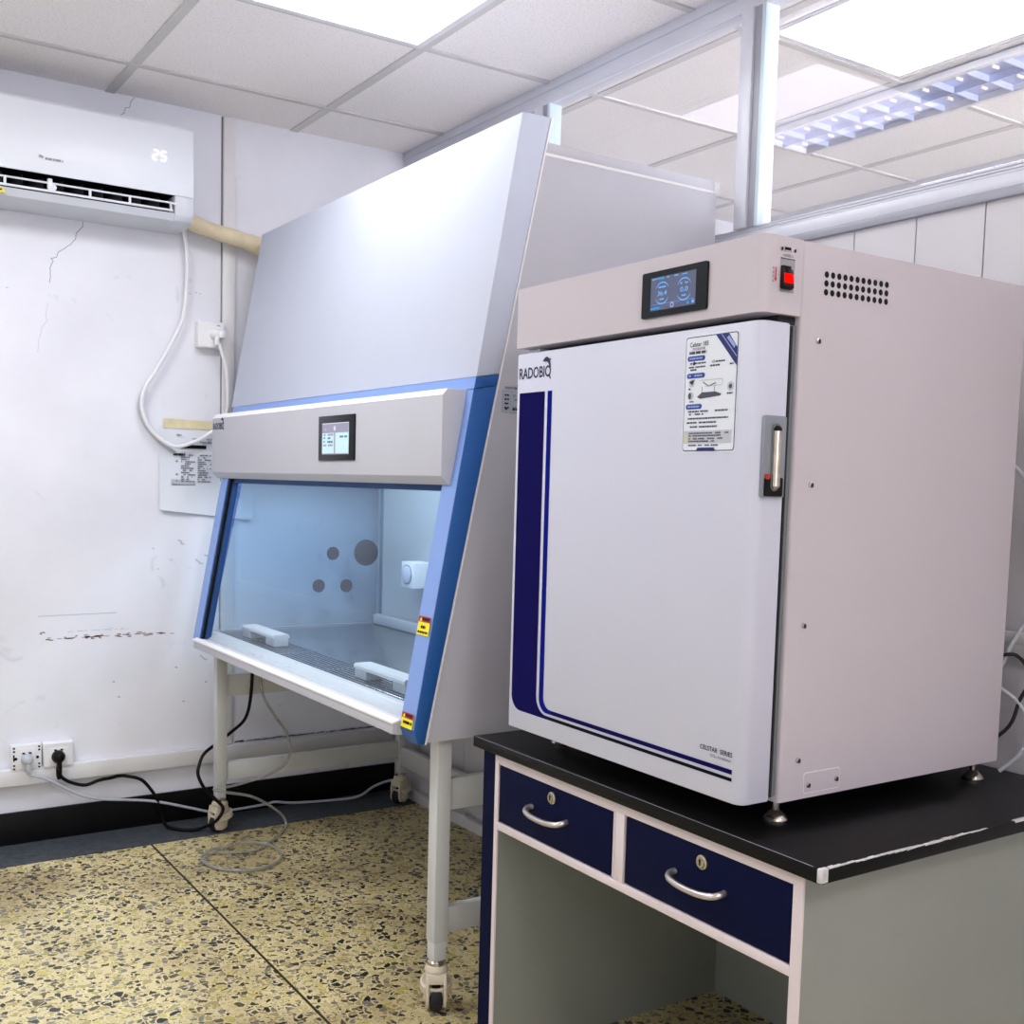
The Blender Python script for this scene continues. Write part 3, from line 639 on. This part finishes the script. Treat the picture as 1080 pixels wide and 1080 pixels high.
# sash and opening
b = MB(); off = .020
b.add([(FXZ(.765)+off,YR+.066,.765),(FXZ(.765)+off,-.318,.765),(FXZ(1.374)+off,-.318,1.374),(FXZ(1.374)+off,YR+.066,1.374)], [(0,3,2,1)], 'sash'); part_label(b.build('sash_glass', bsc), 'blue tinted sliding glass')
b = MB(); b.prism('y', [(FXZ(1.35)+.012,1.350),(FXZ(1.35)+.03,1.350),(FXZ(1.37)+.03,1.370),(FXZ(1.37)+.012,1.370)], YR+.071, -.291, 'blue_k')  # top bar paints the shadow at the glass edge as dark blue
b.prism('y', [(FXZ(.765)+.004,.765),(FXZ(.765)+.028,.765),(FXZ(1.366)+.028,1.366),(FXZ(1.366)+.004,1.366)], -.3085, -.2905, 'black')
b.prism('y', [(FXZ(.765)+.012,.765),(FXZ(.765)+.03,.765),(FXZ(1.366)+.03,1.366),(FXZ(1.366)+.012,1.366)], -.327, -.309, 'blue_k'); b.build('sash_seal_and_shade', bsc)
b = MB()
b.prism('y', [(-1.000,.738),(-1.000,.762),(-.992,.770),(-.958,.772),(-.948,.745),(-.948,.730)], YR+.072, -.292, 'ctl', .001)
b.prism('y', [(-1.004,.764),(-1.004,.770),(-.985,.776),(-.985,.770)], YR+.066, -.285, 'cab_edge', .001)
b.prism('y', [(-.9575,.774),(-.928,.792),(-.905,.792),(-.905,.76),(-.957,.76)], YR+.02, -.252, 'sill', .002); b.build('front_sill', bsc)
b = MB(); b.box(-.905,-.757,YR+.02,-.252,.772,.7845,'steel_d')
for k in range(9):
    x = -.903+k*.0165; b.box(x, x+.0095, YR+.02, -.252, .784, .790, 'steel', .001)
for yy in (-.5,-.85,-1.2,-1.55): b.box(-.905,-.757,yy-.006,yy+.006,.7835,.7897,'steel')
b.box(-.905,-.9,YR+.02,-.252,.784,.7915,'sill'); b.build('front_grille', bsc)
b = MB(); b.box(-.7565,-.205,YR+.02,-.252,.772,.788,'steel',.002); b.build('work_surface', bsc)
b = MB(); b.box(-.205,-.190,YR+.02,-.252,.76,1.62,'inner'); b.box(-.245,-.205,YR+.02,-.252,.788,.828,'inner',.006)
b.prism('y', [(FXZ(.79)+.04,.788),(-.206,.788),(-.206,1.60),(FXZ(1.60)+.04,1.60)], YR+.019, YR+.034, 'inner'); b.box(-.775,-.206,YR+.034,-.252,1.604,1.619,'inner'); b.build('interior_lining', bsc)
b = MB(); b.prism('y', [(-.925,.792),(-.206,.789),(-.206,1.39),(FXZ(1.39)+.06,1.39)], -.262, -.258, 'side_glass'); sg = part_label(b.build('side_window', bsc), 'clear side window with round port covers')
F = fy(-.2625)
for x, z, r in ((-.284,1.08,.053),(-.43,1.079,.026),(-.49,.951,.026),(-.37,.948,.026)):
    q = MB(); q.lathe((x,-.262,z),(0,-1,0),[(r,0),(r,.003),(r*.94,.005)],'port',32); part_label(q.build('port_cover', sg), 'round grey port cover')
# socket inside
b = MB(); b.box(-.284,-.206,-.662,-.565,.970,1.068,'white_pl',.004); so = b.build('inner_socket', bsc)
b = MB(); b.lathe((-.286,-.613,1.02),(-1,0,0),[(.033,-.003),(.033,.004),(.028,.007),(.010,.008)],'cab_white',24); b.lathe((-.286,-.613,1.02),(-1,0,0),[(.038,-.003),(.038,.0015)],'alu_d',24); b.build('socket_cover', so)
# rating plate on the right side
F = fy(YR)
b = MB(); b.rrect(F,-.744,-.652,1.552,1.608,.004,'alu_d',.0006); b.rrect(F,-.742,-.654,1.554,1.606,.003,'plate',.0009)
badge(b,F,-.735,1.612,.045,.006,'logo',.0008)
for k in range(4): 
    z = 1.597-k*.0105; b.dashes(F,-.737,-.722,z-.003,.0048,'ink',.0013,60+k,.95); b.dashes(F,-.712,-.662,z-.003,.0048,'ink_l',.0013,66+k,.7); b.rect(F,-.742,-.654,z-.0065,z-.0055,'alu_d',.0012)
b.dashes(F,-.735,-.69,1.559,.006,'ink',.0013,80,.7); b.rect(F,-.7175,-.7165,1.564,1.606,'alu_d',.0012); b.build('rating_plate', bsc)
# stand
def leg(x0, y0, turn):
    b = MB(); b.box(x0, x0+.042, y0, y0+.042, .185, .728, 'leg', .003); b.box(x0+.002, x0+.039, y0+.002, y0+.039, .135, .19, 'leg', .002)
    b.lathe((x0+.021,y0+.021,.122),(0,0,1),[(.024,0),(.024,.008),(.018,.014)],'chrome',20)
    L = b.build('leg', bsc); cx, cy = x0+.021, y0+.021
    ca, sa = math.cos(math.radians(turn)), math.sin(math.radians(turn))
    def spin(mb):
        for v in mb.v: dx, dy = v.x-cx, v.y-cy; v.x = cx+dx*ca-dy*sa; v.y = cy+dx*sa+dy*ca
        return mb
    c = MB()
    c.lathe((cx,cy,.098),(0,0,1),[(.027,0),(.031,.008),(.031,.014),(.024,.024)],'cream',24)
    c.prism('x', [(cy-.034,.078),(cy-.030,.104),(cy+.020,.106),(cy+.026,.078)], cx-.024, cx+.024, 'cream', .003)
    for s_ in (-1,1): c.prism('x', [(cy-.036,.030),(cy-.030,.016),(cy-.004,.010),(cy+.016,.018),(cy+.024,.06),(cy+.022,.104),(cy-.030,.104),(cy-.037,.07)], cx+s_*.0185, cx+s_*.0265, 'cream', .002)
    for s_ in (-1,1): c.lathe((cx+s_*.026,cy-.006,.034),(s_,0,0),[(.012,0),(.012,.004),(.005,.006)],'cream',14)
    c.lathe((cx,cy+.012,.052),(.0,-.25,1),[(.034,0),(.042,.002),(.042,.022),(.036,.024),(.030,.020)],'cream',26)
    spin(c).build('caster_fork', L)
    w = MB(); w.lathe((cx-.0165,cy-.010,.0345),(1,0,0),[(.016,0),(.030,.002),(.0342,.008),(.0342,.025),(.030,.031),(.016,.033)],'rubber',28); spin(w).build('caster_wheel', L)
for x0, y0, turn in ((-.889,-1.902,-28),(-.889,-.228,-75),(-.095,-1.902,20),(-.095,-.228,-70)): leg(x0, y0, turn)
for y0 in (-1.894,-.220):
    b = MB(); b.box(-.849,-.094,y0,y0+.026,.53,.612,'leg',.002); b.build('rail', bsc)
    b = MB(); b.box(-.849,-.094,y0,y0+.026,.203,.272,'leg',.002); b.build('rail', bsc)
b = MB(); b.box(-.088,-.062,-1.861,-.227,.168,.250,'leg',.002); b.build('rail', bsc)

# arm rests lying on the grille
for y0, y1, lab in ((-.71,-.41,'small steel arm rest on the cabinet grille near the left side window'),(-1.66,-1.345,'small steel arm rest on the cabinet grille nearest the right blue column')):
    b = MB(); b.prism('y', [(-.858,.818),(-.858,.827),(-.853,.832),(-.803,.832),(-.798,.827),(-.798,.818),(-.8005,.818),(-.8035,.8285),(-.8525,.8285),(-.8555,.818)], y0, y1, 'sill')
    for ya in (y0, y1-.075): b.box(-.8545,-.8015,ya,ya+.075,.7905,.8285,'inner',.001)
    tag(b.build('arm_rest'), lab, 'arm rest')

# ================================================================== INCUBATOR
ix0, ix1, iy0, iy1 = -.802, -.135, -2.95, -2.222
XD = -.897
inc = thing('incubator', 'white boxy carbon dioxide incubator with navy stripe door standing on the black worktop', 'incubator', (-.48,-2.586,.773))
b = MB(); b.rbox('z', (ix0,ix1,iy0,iy1), .818, 1.80, .006, 'inc', 3); b.build('body', inc)
b = MB(); b.rbox('z', (XD,ix0-.0015,iy0,iy1), 1.672, 1.801, .018, 'inc', 8, (0,0,1,0)); head = b.build('control_panel', inc)
b = MB(); b.box(-.845,ix0-.001,iy0+.012,iy1-.012,1.655,1.672,'gap'); b.box(-.826,ix0-.001,iy0+.008,iy1-.008,.83,1.657,'gasket'); b.box(-.820,-.8155,iy0+.004,iy1-.004,.83,1.655,'gap'); b.build('gasket', inc)
b = MB(); bm = bmesh.new(); bmesh.ops.create_cube(bm, size=1)
for v in bm.verts: v.co = Vector(((XD-.828)/2+v.co.x*(-.828-XD), (iy0+iy1)/2+v.co.y*(iy1-iy0), (.824+1.659)/2+v.co.z*(1.659-.824)))
ed = [e for e in bm.edges if all(v.co.x < -.86 for v in e.verts) or (abs(e.verts[0].co.z-e.verts[1].co.z) < 1e-6 and abs(e.verts[0].co.y-e.verts[1].co.y) < 1e-6)]
vert = lambda lo: [e for e in bm.edges if all(v.co.x < -.86 and (v.co.y < -2.6) == lo for v in e.verts) and abs(e.verts[0].co.z-e.verts[1].co.z) > .5]
bmesh.ops.bevel(bm, geom=vert(True), offset=.022, segments=6, profile=.5, affect='EDGES')
bmesh.ops.bevel(bm, geom=vert(False), offset=.010, segments=4, profile=.5, affect='EDGES')
bmesh.ops.bevel(bm, geom=[e for e in bm.edges if abs(e.verts[0].co.z-e.verts[1].co.z) < 1e-5], offset=.004, segments=2, profile=.5, affect='EDGES')
b.from_bm(bm, 'inc_door'); door = b.build('door', inc)
b = MB(); b.box(-.87,-.835,iy1-.05,iy1-.012,1.6595,1.6715,'white_pl',.003); b.build('hinge', inc)
F = fx(XD)
# decals
def fillet(cx, cz, r, a0, a1, n=8): return [(cx+r*math.cos(math.radians(a0+(a1-a0)*k/n)), cz+r*math.sin(math.radians(a0+(a1-a0)*k/n))) for k in range(n+1)]
UE = 2.928
b = MB()
# big navy field that turns into the black lower line
b.flat(F, [(2.2385,1.573),(2.2385,.901)]+fillet(2.2725,.901,.034,180,270)[1:]+[(2.385,.8665),(2.385,.8739)]+list(reversed(fillet(2.372,.912,.038,180,270)))+[(2.334,1.573)], 'navy', .0006)
b.flat(F, [(2.3845,.8665),(UE,.8640),(UE,.8705),(2.3845,.8739)], 'navy3', .0006)
b.flat(F, [(2.3445,1.573),(2.3445,.909)]+fillet(2.374,.909,.0295,180,270)[1:]+[(2.392,.8794),(2.392,.8883)]+list(reversed(fillet(2.386,.914,.0255,180,270)))+[(2.3605,1.573)], 'navy2', .0006)
b.flat(F, [(2.3915,.8794),(UE,.8765),(UE,.8850),(2.3915,.8883)], 'navy', .0006)
b.build('stripe_decal', door)
b = MB(); badge(b, F, 2.2355, 1.603, .118, .0245, 'logo', .0006); b.build('badge', door)
b = MB(); b.text(F, 'CELSTAR  SERIES', 2.927, .9065, .0085, 'navy', .0006, 'r', .080, .012); b.text(F, 'CO₂ Incubator', 2.925, .8965, .006, 'st_txt', .0006, 'r', .052); b.build('series_lettering', door)
# instruction sticker
u0, u1, v0, v1 = 2.770, 2.900, 1.440, 1.644
b = MB(); b.rrect(F, u0-.003, u1+.003, v0-.003, v1+.003, .008, 'st_white', .0005); b.rrect(F, u0, u1, v0, v1, .006, 'st_line', .0008); b.rrect(F, u0+.0017, u1-.0017, v0+.0017, v1-.0017, .005, 'st_white', .0011)
D = .0015
Z = lambda f: v1-(v1-v0)*f
b.flat(F, [(2.846,v1-.0017),(2.878,v1-.0017),(u1-.0017,1.617),(u1-.0017,1.586)], 'st_navy', D); b.flat(F, [(2.859,v1-.0017),(2.861,v1-.0017),(u1-.0017,1.6025),(u1-.0017,1.600)], 'st_lt', D+.0003)
b.flat(F, [(2.873,1.635),(2.878,1.639),(2.8945,1.621),(2.8915,1.6155)], 'st_lt', D+.0003)
b.text(F, 'Celstar 185', 2.781, Z(.088), .0082, 'ink', D, 'l', .047, .012); b.text(F, '二氧化碳培养箱', 2.784, Z(.120), .0052, 'ink', D, 'l', .036); b.dashes(F,2.780,2.824,Z(.152),.0050,'st_txt',D,91,1)
for (f, w) in ((.190,.045),(.340,.046),(.610,.041)):
    v = Z(f); b.rrect(F, 2.776, 2.776+w, v-.0045, v+.0045, .0044, 'st_blue', D); b.dashes(F, 2.781, 2.776+w-.006, v-.0016, .0032, 'st_lt', D+.0004, int(v*1e4), .95)
b.dashes(F,2.780,2.824,Z(.240),.0028,'st_txt',D,1,.8); b.disc(F,2.794,Z(.233),.0034,'ink',D+.0003); b.dashes(F,2.830,2.874,Z(.240),.0028,'st_txt',D,2,.8); b.disc(F,2.843,Z(.233),.0035,'grey_print',D+.0003)
b.dashes(F,2.780,2.892,Z(.272),.0028,'st_txt',D,3,.7); b.dashes(F,2.784,2.80,Z(.296),.003,'st_txt',D,4,.9)
b.disc(F,2.789,Z(.405),.0072,'st_grey',D); b.flat(F,[(2.782,Z(.392)),(2.797,Z(.372)),(2.791,Z(.422))],'ink',D+.0003); b.dashes(F,2.781,2.797,Z(.462),.003,'st_txt',D,5,.9); b.disc(F,2.788,Z(.515),.0072,'st_grey',D); b.disc(F,2.785,Z(.515),.004,'st_txt',D+.0003,rv=.006); b.dashes(F,2.779,2.796,Z(.572),.0025,'st_txt',D,6,.8)
b.disc(F,2.886,Z(.455),.008,'st_grey',D); b.disc(F,2.886,Z(.455),.004,'st_txt',D+.0003); b.dashes(F,2.878,2.892,Z(.52),.003,'st_txt',D,7,.8)
b.line(F,[(2.810,Z(.385)),(2.866,Z(.385)),(2.866,Z(.435)),(2.822,Z(.440))],.0012,'st_grey',D); b.line(F,[(2.818,Z(.400)),(2.832,Z(.440)),(2.850,Z(.415))],.0016,'st_txt',D); b.line(F,[(2.816,Z(.440)),(2.816,Z(.495))],.001,'st_txt',D); b.line(F,[(2.847,Z(.440)),(2.847,Z(.495))],.001,'st_txt',D)
b.flat(F,[(2.804,Z(.527)),(2.816,Z(.490)),(2.850,Z(.490)),(2.864,Z(.512)),(2.862,Z(.528)),(2.812,Z(.545))],'st_txt',D)
for k,(uu,f,ue) in enumerate([(2.782,.660,2.882),(2.785,.685,2.822),(2.782,.722,2.884),(2.780,.758,2.855),(2.780,.795,2.857)]): b.dashes(F,uu,ue,Z(f),.0030,'st_txt',D,100+k,.85)
b.dashes(F,2.786,2.862,Z(.955),.0026,'st_txt',D,140,.85)
b.build('instruction_sticker', door)
g = MB(); g.rect(F,2.774,2.893,Z(.930),Z(.822),'st_grey',.0018)
for k,f in enumerate((.850,.872,.898,.920)): g.dashes(F,2.787,2.888-.02*(k%2)-.015*(k//2),Z(f),.0025,'st_txt',.0022,130+k,.85)
for f in (.872,.920): g.flat(F,[(2.777,Z(f)),(2.784,Z(f)),(2.7805,Z(f-.028))],'yellow',.0022)
g.flat(F,[(2.806,v0+.0004),(2.856,v0+.0004),(2.851,v0+.0062),(2.811,v0+.0062)],'st_navy',.0020); g.build('sticker_footer', door)
# handle on the door side
b = MB(); b.rbox('y', (-.884,-.8315,1.361,1.500), iy0-.006, iy0+.001, .004, 'silver', 4); hd = b.build('handle_plate', door)
b = MB(); b.rbox('y', (-.880,-.836,1.363,1.395), iy0-.0078, iy0-.0055, .003, 'black', 3); b.build('handle_lower_cover', hd)
b = MB(); b.rbox('y', (-.879,-.869,1.392,1.401), iy0-.0088, iy0-.0055, .002, 'red', 3); part_label(b.build('lock_mark', hd), 'red mark')
b = MB(); b.rbox('y', (-.866,-.847,1.372,1.487), iy0-.0084, iy0-.0055, .0094, 'gasket', 8); b.build('handle_slot', hd)
b = MB(); b.tube([(-.8565,iy0-.009,1.383),(-.8565,iy0-.009,1.474)], .0082, 'sleeve', 16, 1); b.lathe((-.8565,iy0-.009,1.474),(0,0,1),[(.0083,0),(.0078,.005),(.004,.009)],'black',16); b.lathe((-.8565,iy0-.009,1.383),(0,0,-1),[(.0084,-.002),(.0082,.003),(.004,.008)],'chrome',16); b.build('handle_bar', hd)
# screen on control panel
b = MB(); b.rbox('x', (-2.821,-2.647,1.690,1.774), XD-.005, XD+.001, .004, 'bezel', 3); bz = b.build('screen_bezel', head)
F = fx(XD-.005)
b = MB(); b.rect(F,2.673,2.794,1.7015,1.7625,'lcd_dark',.0006); D = .0010
for cu, s in ((2.705,'36.4'),(2.764,'0.0')):
    b.arc(F,cu,1.732,.0195,.0022,25,155,'lcd_blue',D); b.arc(F,cu,1.732,.0195,.0022,205,335,'lcd_blue',D)
    b.text(F,s,cu,1.7275,.0088,'lcd_blue',D,'c',.025 if len(s) > 3 else .020,.012); b.dashes(F,cu-.010,cu+.010,1.7415,.003,'lcd_blue',D,int(cu*100),.8); b.dashes(F,cu-.006,cu+.006,1.7195,.0028,'lcd_blue',D,int(cu*100)+3,.9)
b.rect(F,2.690,2.709,1.7575,1.7612,'lcd_cyan',D); b.dashes(F,2.677,2.688,1.758,.0025,'lcd_blue',D,3,.8); b.dashes(F,2.717,2.724,1.758,.0025,'lcd_blue',D,4,1); b.dashes(F,2.737,2.748,1.758,.0025,'lcd_blue',D,5,1); b.dashes(F,2.758,2.772,1.758,.002,'lcd_blue',D,6,1)
b.dashes(F,2.675,2.702,1.7035,.0042,'lcd_cyan',D,7,1); b.arc(F,2.733,1.7075,.0040,.0022,0,360,'lcd_lav',D,20,False); b.rect(F,2.772,2.778,1.7040,1.7090,'lcd_cyan',D); b.rect(F,2.785,2.791,1.7045,1.7100,'lcd_blue',D); b.line(F,[(2.678,1.7125),(2.79,1.7125)],.0006,'lcd_blue',D*.9)
b.build('display', bz)
# switch recess, usb, lettering
Fy = fy(iy0)
b = MB(); b.rect(Fy,-.8585,-.8235,1.7085,1.765,'recess',.0006); b.rect(Fy,-.8585,-.8235,1.7635,1.765,'gap',.0008); b.build('switch_recess', head)
b = MB(); b.box(-.858,-.836,iy0-.006,iy0-.0004,1.714,1.752,'black',.002); b.prism('x', [(iy0-.003,1.712),(iy0-.010,1.716),(iy0-.006,1.746),(iy0-.003,1.748)], -.858, -.832, 'black', .0015); sw = b.build('rocker_switch', head)
b = MB(); b.prism('x', [(iy0-.0085,1.7225),(iy0-.0125,1.722),(iy0-.0100,1.7375),(iy0-.0075,1.739)], -.8565, -.8365, 'red_on', .001); part_label(b.build('rocker_light', sw), 'glowing red rocker')
b = MB(); b.rect(Fy,-.8498,-.834,1.7758,1.7835,'black',.0008); b.rect(Fy,-.8485,-.8355,1.7760,1.7785,'grey_print',.0012)
for x in (-.8578,-.8262): b.lathe((x,iy0,1.7795),(0,-1,0),[(.0034,0),(.0030,.0015),(.001,.0018)],'chrome',12); b.disc(Fy,x+.0012,1.7795,.0022,'black',.0022,rv=.0030)
b.build('usb_port', head)
b = MB(); b.text(Fy,'USB接口',-.8405,1.7672,.0050,'ink',.0006,'c',.024); b.build('usb_lettering', head)
b = MB()
for k,ch in enumerate('电源开关'): b.text(Fy,ch,-.8745,1.7430-k*.0070,.0050,'ink',.0006,'c')
b.rect(Fy,-.8700,-.8672,1.7285,1.7475,'red',.0006); b.flat(Fy,[(-.8725,1.7295),(-.8685,1.7235),(-.8648,1.7295)],'red',.0007); b.build('switch_lettering', head)
# vents, screws, cover plate
b = MB()
for i in range(11):
    for j in range(3): b.disc(Fy, -.742+i*.01625, 1.7505-j*.0152+i*.00015, .0057, 'black', .0005, 16)
b.build('vent_holes', inc)
for x, z in ((-.757,1.635),(-.758,1.385),(-.759,1.135),(-.757,.891),(-.727,.842),(-.651,.8445)):
    b = MB(); b.lathe((x,iy0,z),(0,-1,0),[(.0052,0),(.0046,.0022),(.002,.0032)],'chrome',14); b.disc(Fy,x+.0022,z-.001,.0034,'gap',.0034,rv=.0044); b.build('screw', inc)
b = MB(); b.rbox('y', (-.7385,-.6405,.8265,.8655), iy0-.0008, iy0+.0005, .006, 'cab_edge', 4); b.rbox('y', (-.737,-.642,.828,.864), iy0-.0015, iy0+.0005, .005, 'inc', 4); b.build('cover_plate', inc)
for x, y in ((-.768,-2.915),(-.768,-2.257),(-.168,-2.915),(-.168,-2.257)):
    b = MB(); b.lathe((x,y,.7733),(0,0,1),[(.022,0),(.0225,.004),(.020,.008),(.012,.017),(.0065,.020),(.0065,.048)],'chrome',24); b.build('foot', inc)

# ================================================================== LAB BENCH
bench = thing('lab_bench', 'navy and grey lab bench with chipped black worktop and two drawers', 'bench', (-.46,-2.6,0))
XB = -.884
b = MB(); b.box(-.903,-.03,-3.137,-2.090,.7475,.7726,'top',.0018); wt = b.build('worktop', bench)
b = MB(); rr = random.Random(11)   # chipped pale edge
xs = [-.886+k*.0165 for k in range(27)]; wp = .004
for a, c in zip(xs[:-1], xs[1:]):
    w0 = .0025+.0018*math.sin(a*31)+.006*max(0,(-.80-a)/.09)+rr.random()*.0035; dz = .0015+.001*math.sin(a*17)+rr.random()*.002
    if rr.random() < .99: b.add([(a,-3.1375,.7731),(c,-3.1375,.7731),(c,-3.1375+w0,.7731),(a,-3.1375+(w0+wp)/2,.7731)],[(0,1,2,3)],'chip'); b.add([(a,-3.1376,.7731-dz),(c,-3.1376,.7731-dz*.7),(c,-3.1376,.7731),(a,-3.1376,.7731)],[(0,1,2,3)],'chip')
b.build('chip_and_highlight_edge', wt); b = MB(); b.box(-.9037,-.886,-3.1377,-3.128,.749,.7731,'chip',.002); b.build('chipped_corner', wt); b = MB(); b.box(-.37,-.33,-3.1376,-3.128,.769,.7731,'chip',.001); b.build('chipped_spot', wt)
b = MB(); b.add([(-.9036,-3.12,.7731),(-.9036,-2.1,.7731),(-.9015,-2.1,.7731),(-.9015,-3.12,.7731)],[(0,1,2,3)],'alu_d')  # highlight on the front edge, painted as a thin pale grey strip
b.build('chip_and_highlight_edge', wt)
b = MB(); b.box(XB,-.05,-2.177,-2.113,0,.747,'desk_grey'); b.box(XB-.002,XB,-2.1655,-2.113,0,.747,'desk_navy'); b.box(XB-.004,XB,-2.1795,-2.1655,0,.747,'trim'); b.build('side_panel', bench)
b = MB(); b.box(XB,-.05,-3.089,-3.068,0,.747,'desk_grey'); b.box(XB-.004,XB,-3.090,-3.0685,0,.747,'trim'); b.build('side_panel', bench)
b = MB(); b.box(-.155,-.140,-3.068,-2.177,0,.747,'desk_grey'); b.build('back_panel', bench)
b = MB(); b.box(XB-.004,XB+.02,-3.068,-2.1795,.724,.747,'trim',.001); b.box(XB-.004,XB+.02,-3.068,-2.1795,.566,.584,'trim',.001); b.box(XB-.004,XB+.02,-2.634,-2.606,.584,.724,'trim',.001); b.box(XB+.02,-.16,-3.067,-2.178,.566,.572,'desk_grey'); b.build('drawer_frame', bench)
for y0, y1, hy, ky in ((-2.604,-2.181,-2.378,-2.389),(-3.0665,-2.636,-2.846,-2.853)):
    b = MB(); b.box(XB-.001,XB+.017,y0+.002,y1-.002,.5865,.7215,'desk_navy',.001); b.box(XB+.021,-.2,y0+.012,y1-.012,.5735,.70,'desk_grey'); 
    if y0 > -2.7: b.box(XB-.003,XB+.01,y0+.002,y1-.002,.7215,.7235,'trim'); b.box(XB-.003,XB+.01,y0-.000,y0+.004,.5865,.7235,'trim')
    dr = b.build('drawer', bench)
    h = MB(); h.tube([(XB+.002,hy+.064,.656),(XB-.012,hy+.066,.655),(XB-.025,hy+.056,.651),(XB-.031,hy+.03,.648),(XB-.032,hy,.647),(XB-.031,hy-.03,.648),(XB-.025,hy-.056,.651),(XB-.012,hy-.066,.655),(XB+.002,hy-.064,.656)], .0062, 'handle', 12, 5); h.build('handle', dr)
    k = MB(); k.lathe((XB-.001,ky,.695),(-1,0,0),[(.0135,0),(.0135,.003),(.010,.005),(.0095,.007)],'key',24); Fk = fx(XB-.0082); k.rect(Fk,-ky-.002,-ky+.002,.690,.700,'black',.0003); k.disc(Fk,-ky,.699,.003,'black',.0004); k.build('lock', dr)

# ================================================================== LIGHTS
def area(name, x, y, z, sx, sy, power, col=(1,1,1), rot=(0,0,0)):
    l = bpy.data.lights.new(name,'AREA'); l.shape = 'RECTANGLE'; l.size = sx; l.size_y = sy; l.energy = power; l.color = col
    o = bpy.data.objects.new(name, l); o.location = (x,y,z); o.rotation_euler = rot; COL.objects.link(o); return o
area('unseen_fill_lamp', -2.31, -1.42, H-.02, .66, .66, 21, (.94,.945,1))  # added out of view to brighten the back wall
area('unseen_fill_lamp', -3.03, -2.86, H-.02, .66, .66, 12, (.94,.96,1))
area('unseen_fill_lamp', -.87, -2.86, H-.02, .66, .66, 2.5, (.96,.96,1))  # added out of view to lift the cabinet's right side
area('unseen_fill_lamp', -1.59, -5.02, H-.02, .66, .66, 20, (1,.955,.97))  # added out of view to brighten incubator and bench sides
area('unseen_rear_fill', -2.6, YF+.03, 1.55, 2.2, 1.1, 14, (1,.96,.985), (math.radians(90),0,math.radians(180)))  # added fill behind the camera for ceiling and side faces; no window modelled
area('cabinet_tube', -.55, -1.06, 1.60, .08, 1.3, 7, (.90,.95,1))
area('unseen_next_room_fill', 1.0, YF+.03, 1.4, 1.8, 1.6, 230, (1,.98,.95), (math.radians(90),0,math.radians(180)))  # added unseen fill to brighten the next room's ceiling
W = bpy.data.worlds.new('World'); SC.world = W; W.use_nodes = True
W.node_tree.nodes['Background'].inputs[0].default_value = (.8,.85,1,1); W.node_tree.nodes['Background'].inputs[1].default_value = .3

# ================================================================== CAMERA
cd = bpy.data.cameras.new('camera'); cam = bpy.data.objects.new('camera', cd); COL.objects.link(cam)
yaw, pitch, roll = map(math.radians, (56.738,-4.597,1.484))
fw = Vector((math.cos(pitch)*math.cos(yaw), math.cos(pitch)*math.sin(yaw), math.sin(pitch)))
rt = Vector((math.sin(yaw),-math.cos(yaw),0)); up = rt.cross(fw)
r2 = rt*math.cos(roll)+up*math.sin(roll); u2 = -rt*math.sin(roll)+up*math.cos(roll)
R = Matrix((r2,u2,-fw)).transposed().to_4x4()
cam.matrix_world = Matrix.Translation((-1.904*1.2,-3.563*1.2,1.144*1.2)) @ R
cd.sensor_width = 36; cd.lens = 36*1160.732/1080; cd.shift_x = (540-522.941)/1080; cd.shift_y = (603.337-540)/1080; cd.clip_start = .05
SC.camera = cam
SC.view_settings.view_transform = 'Standard'; SC.view_settings.look = 'None'; SC.view_settings.exposure = .52
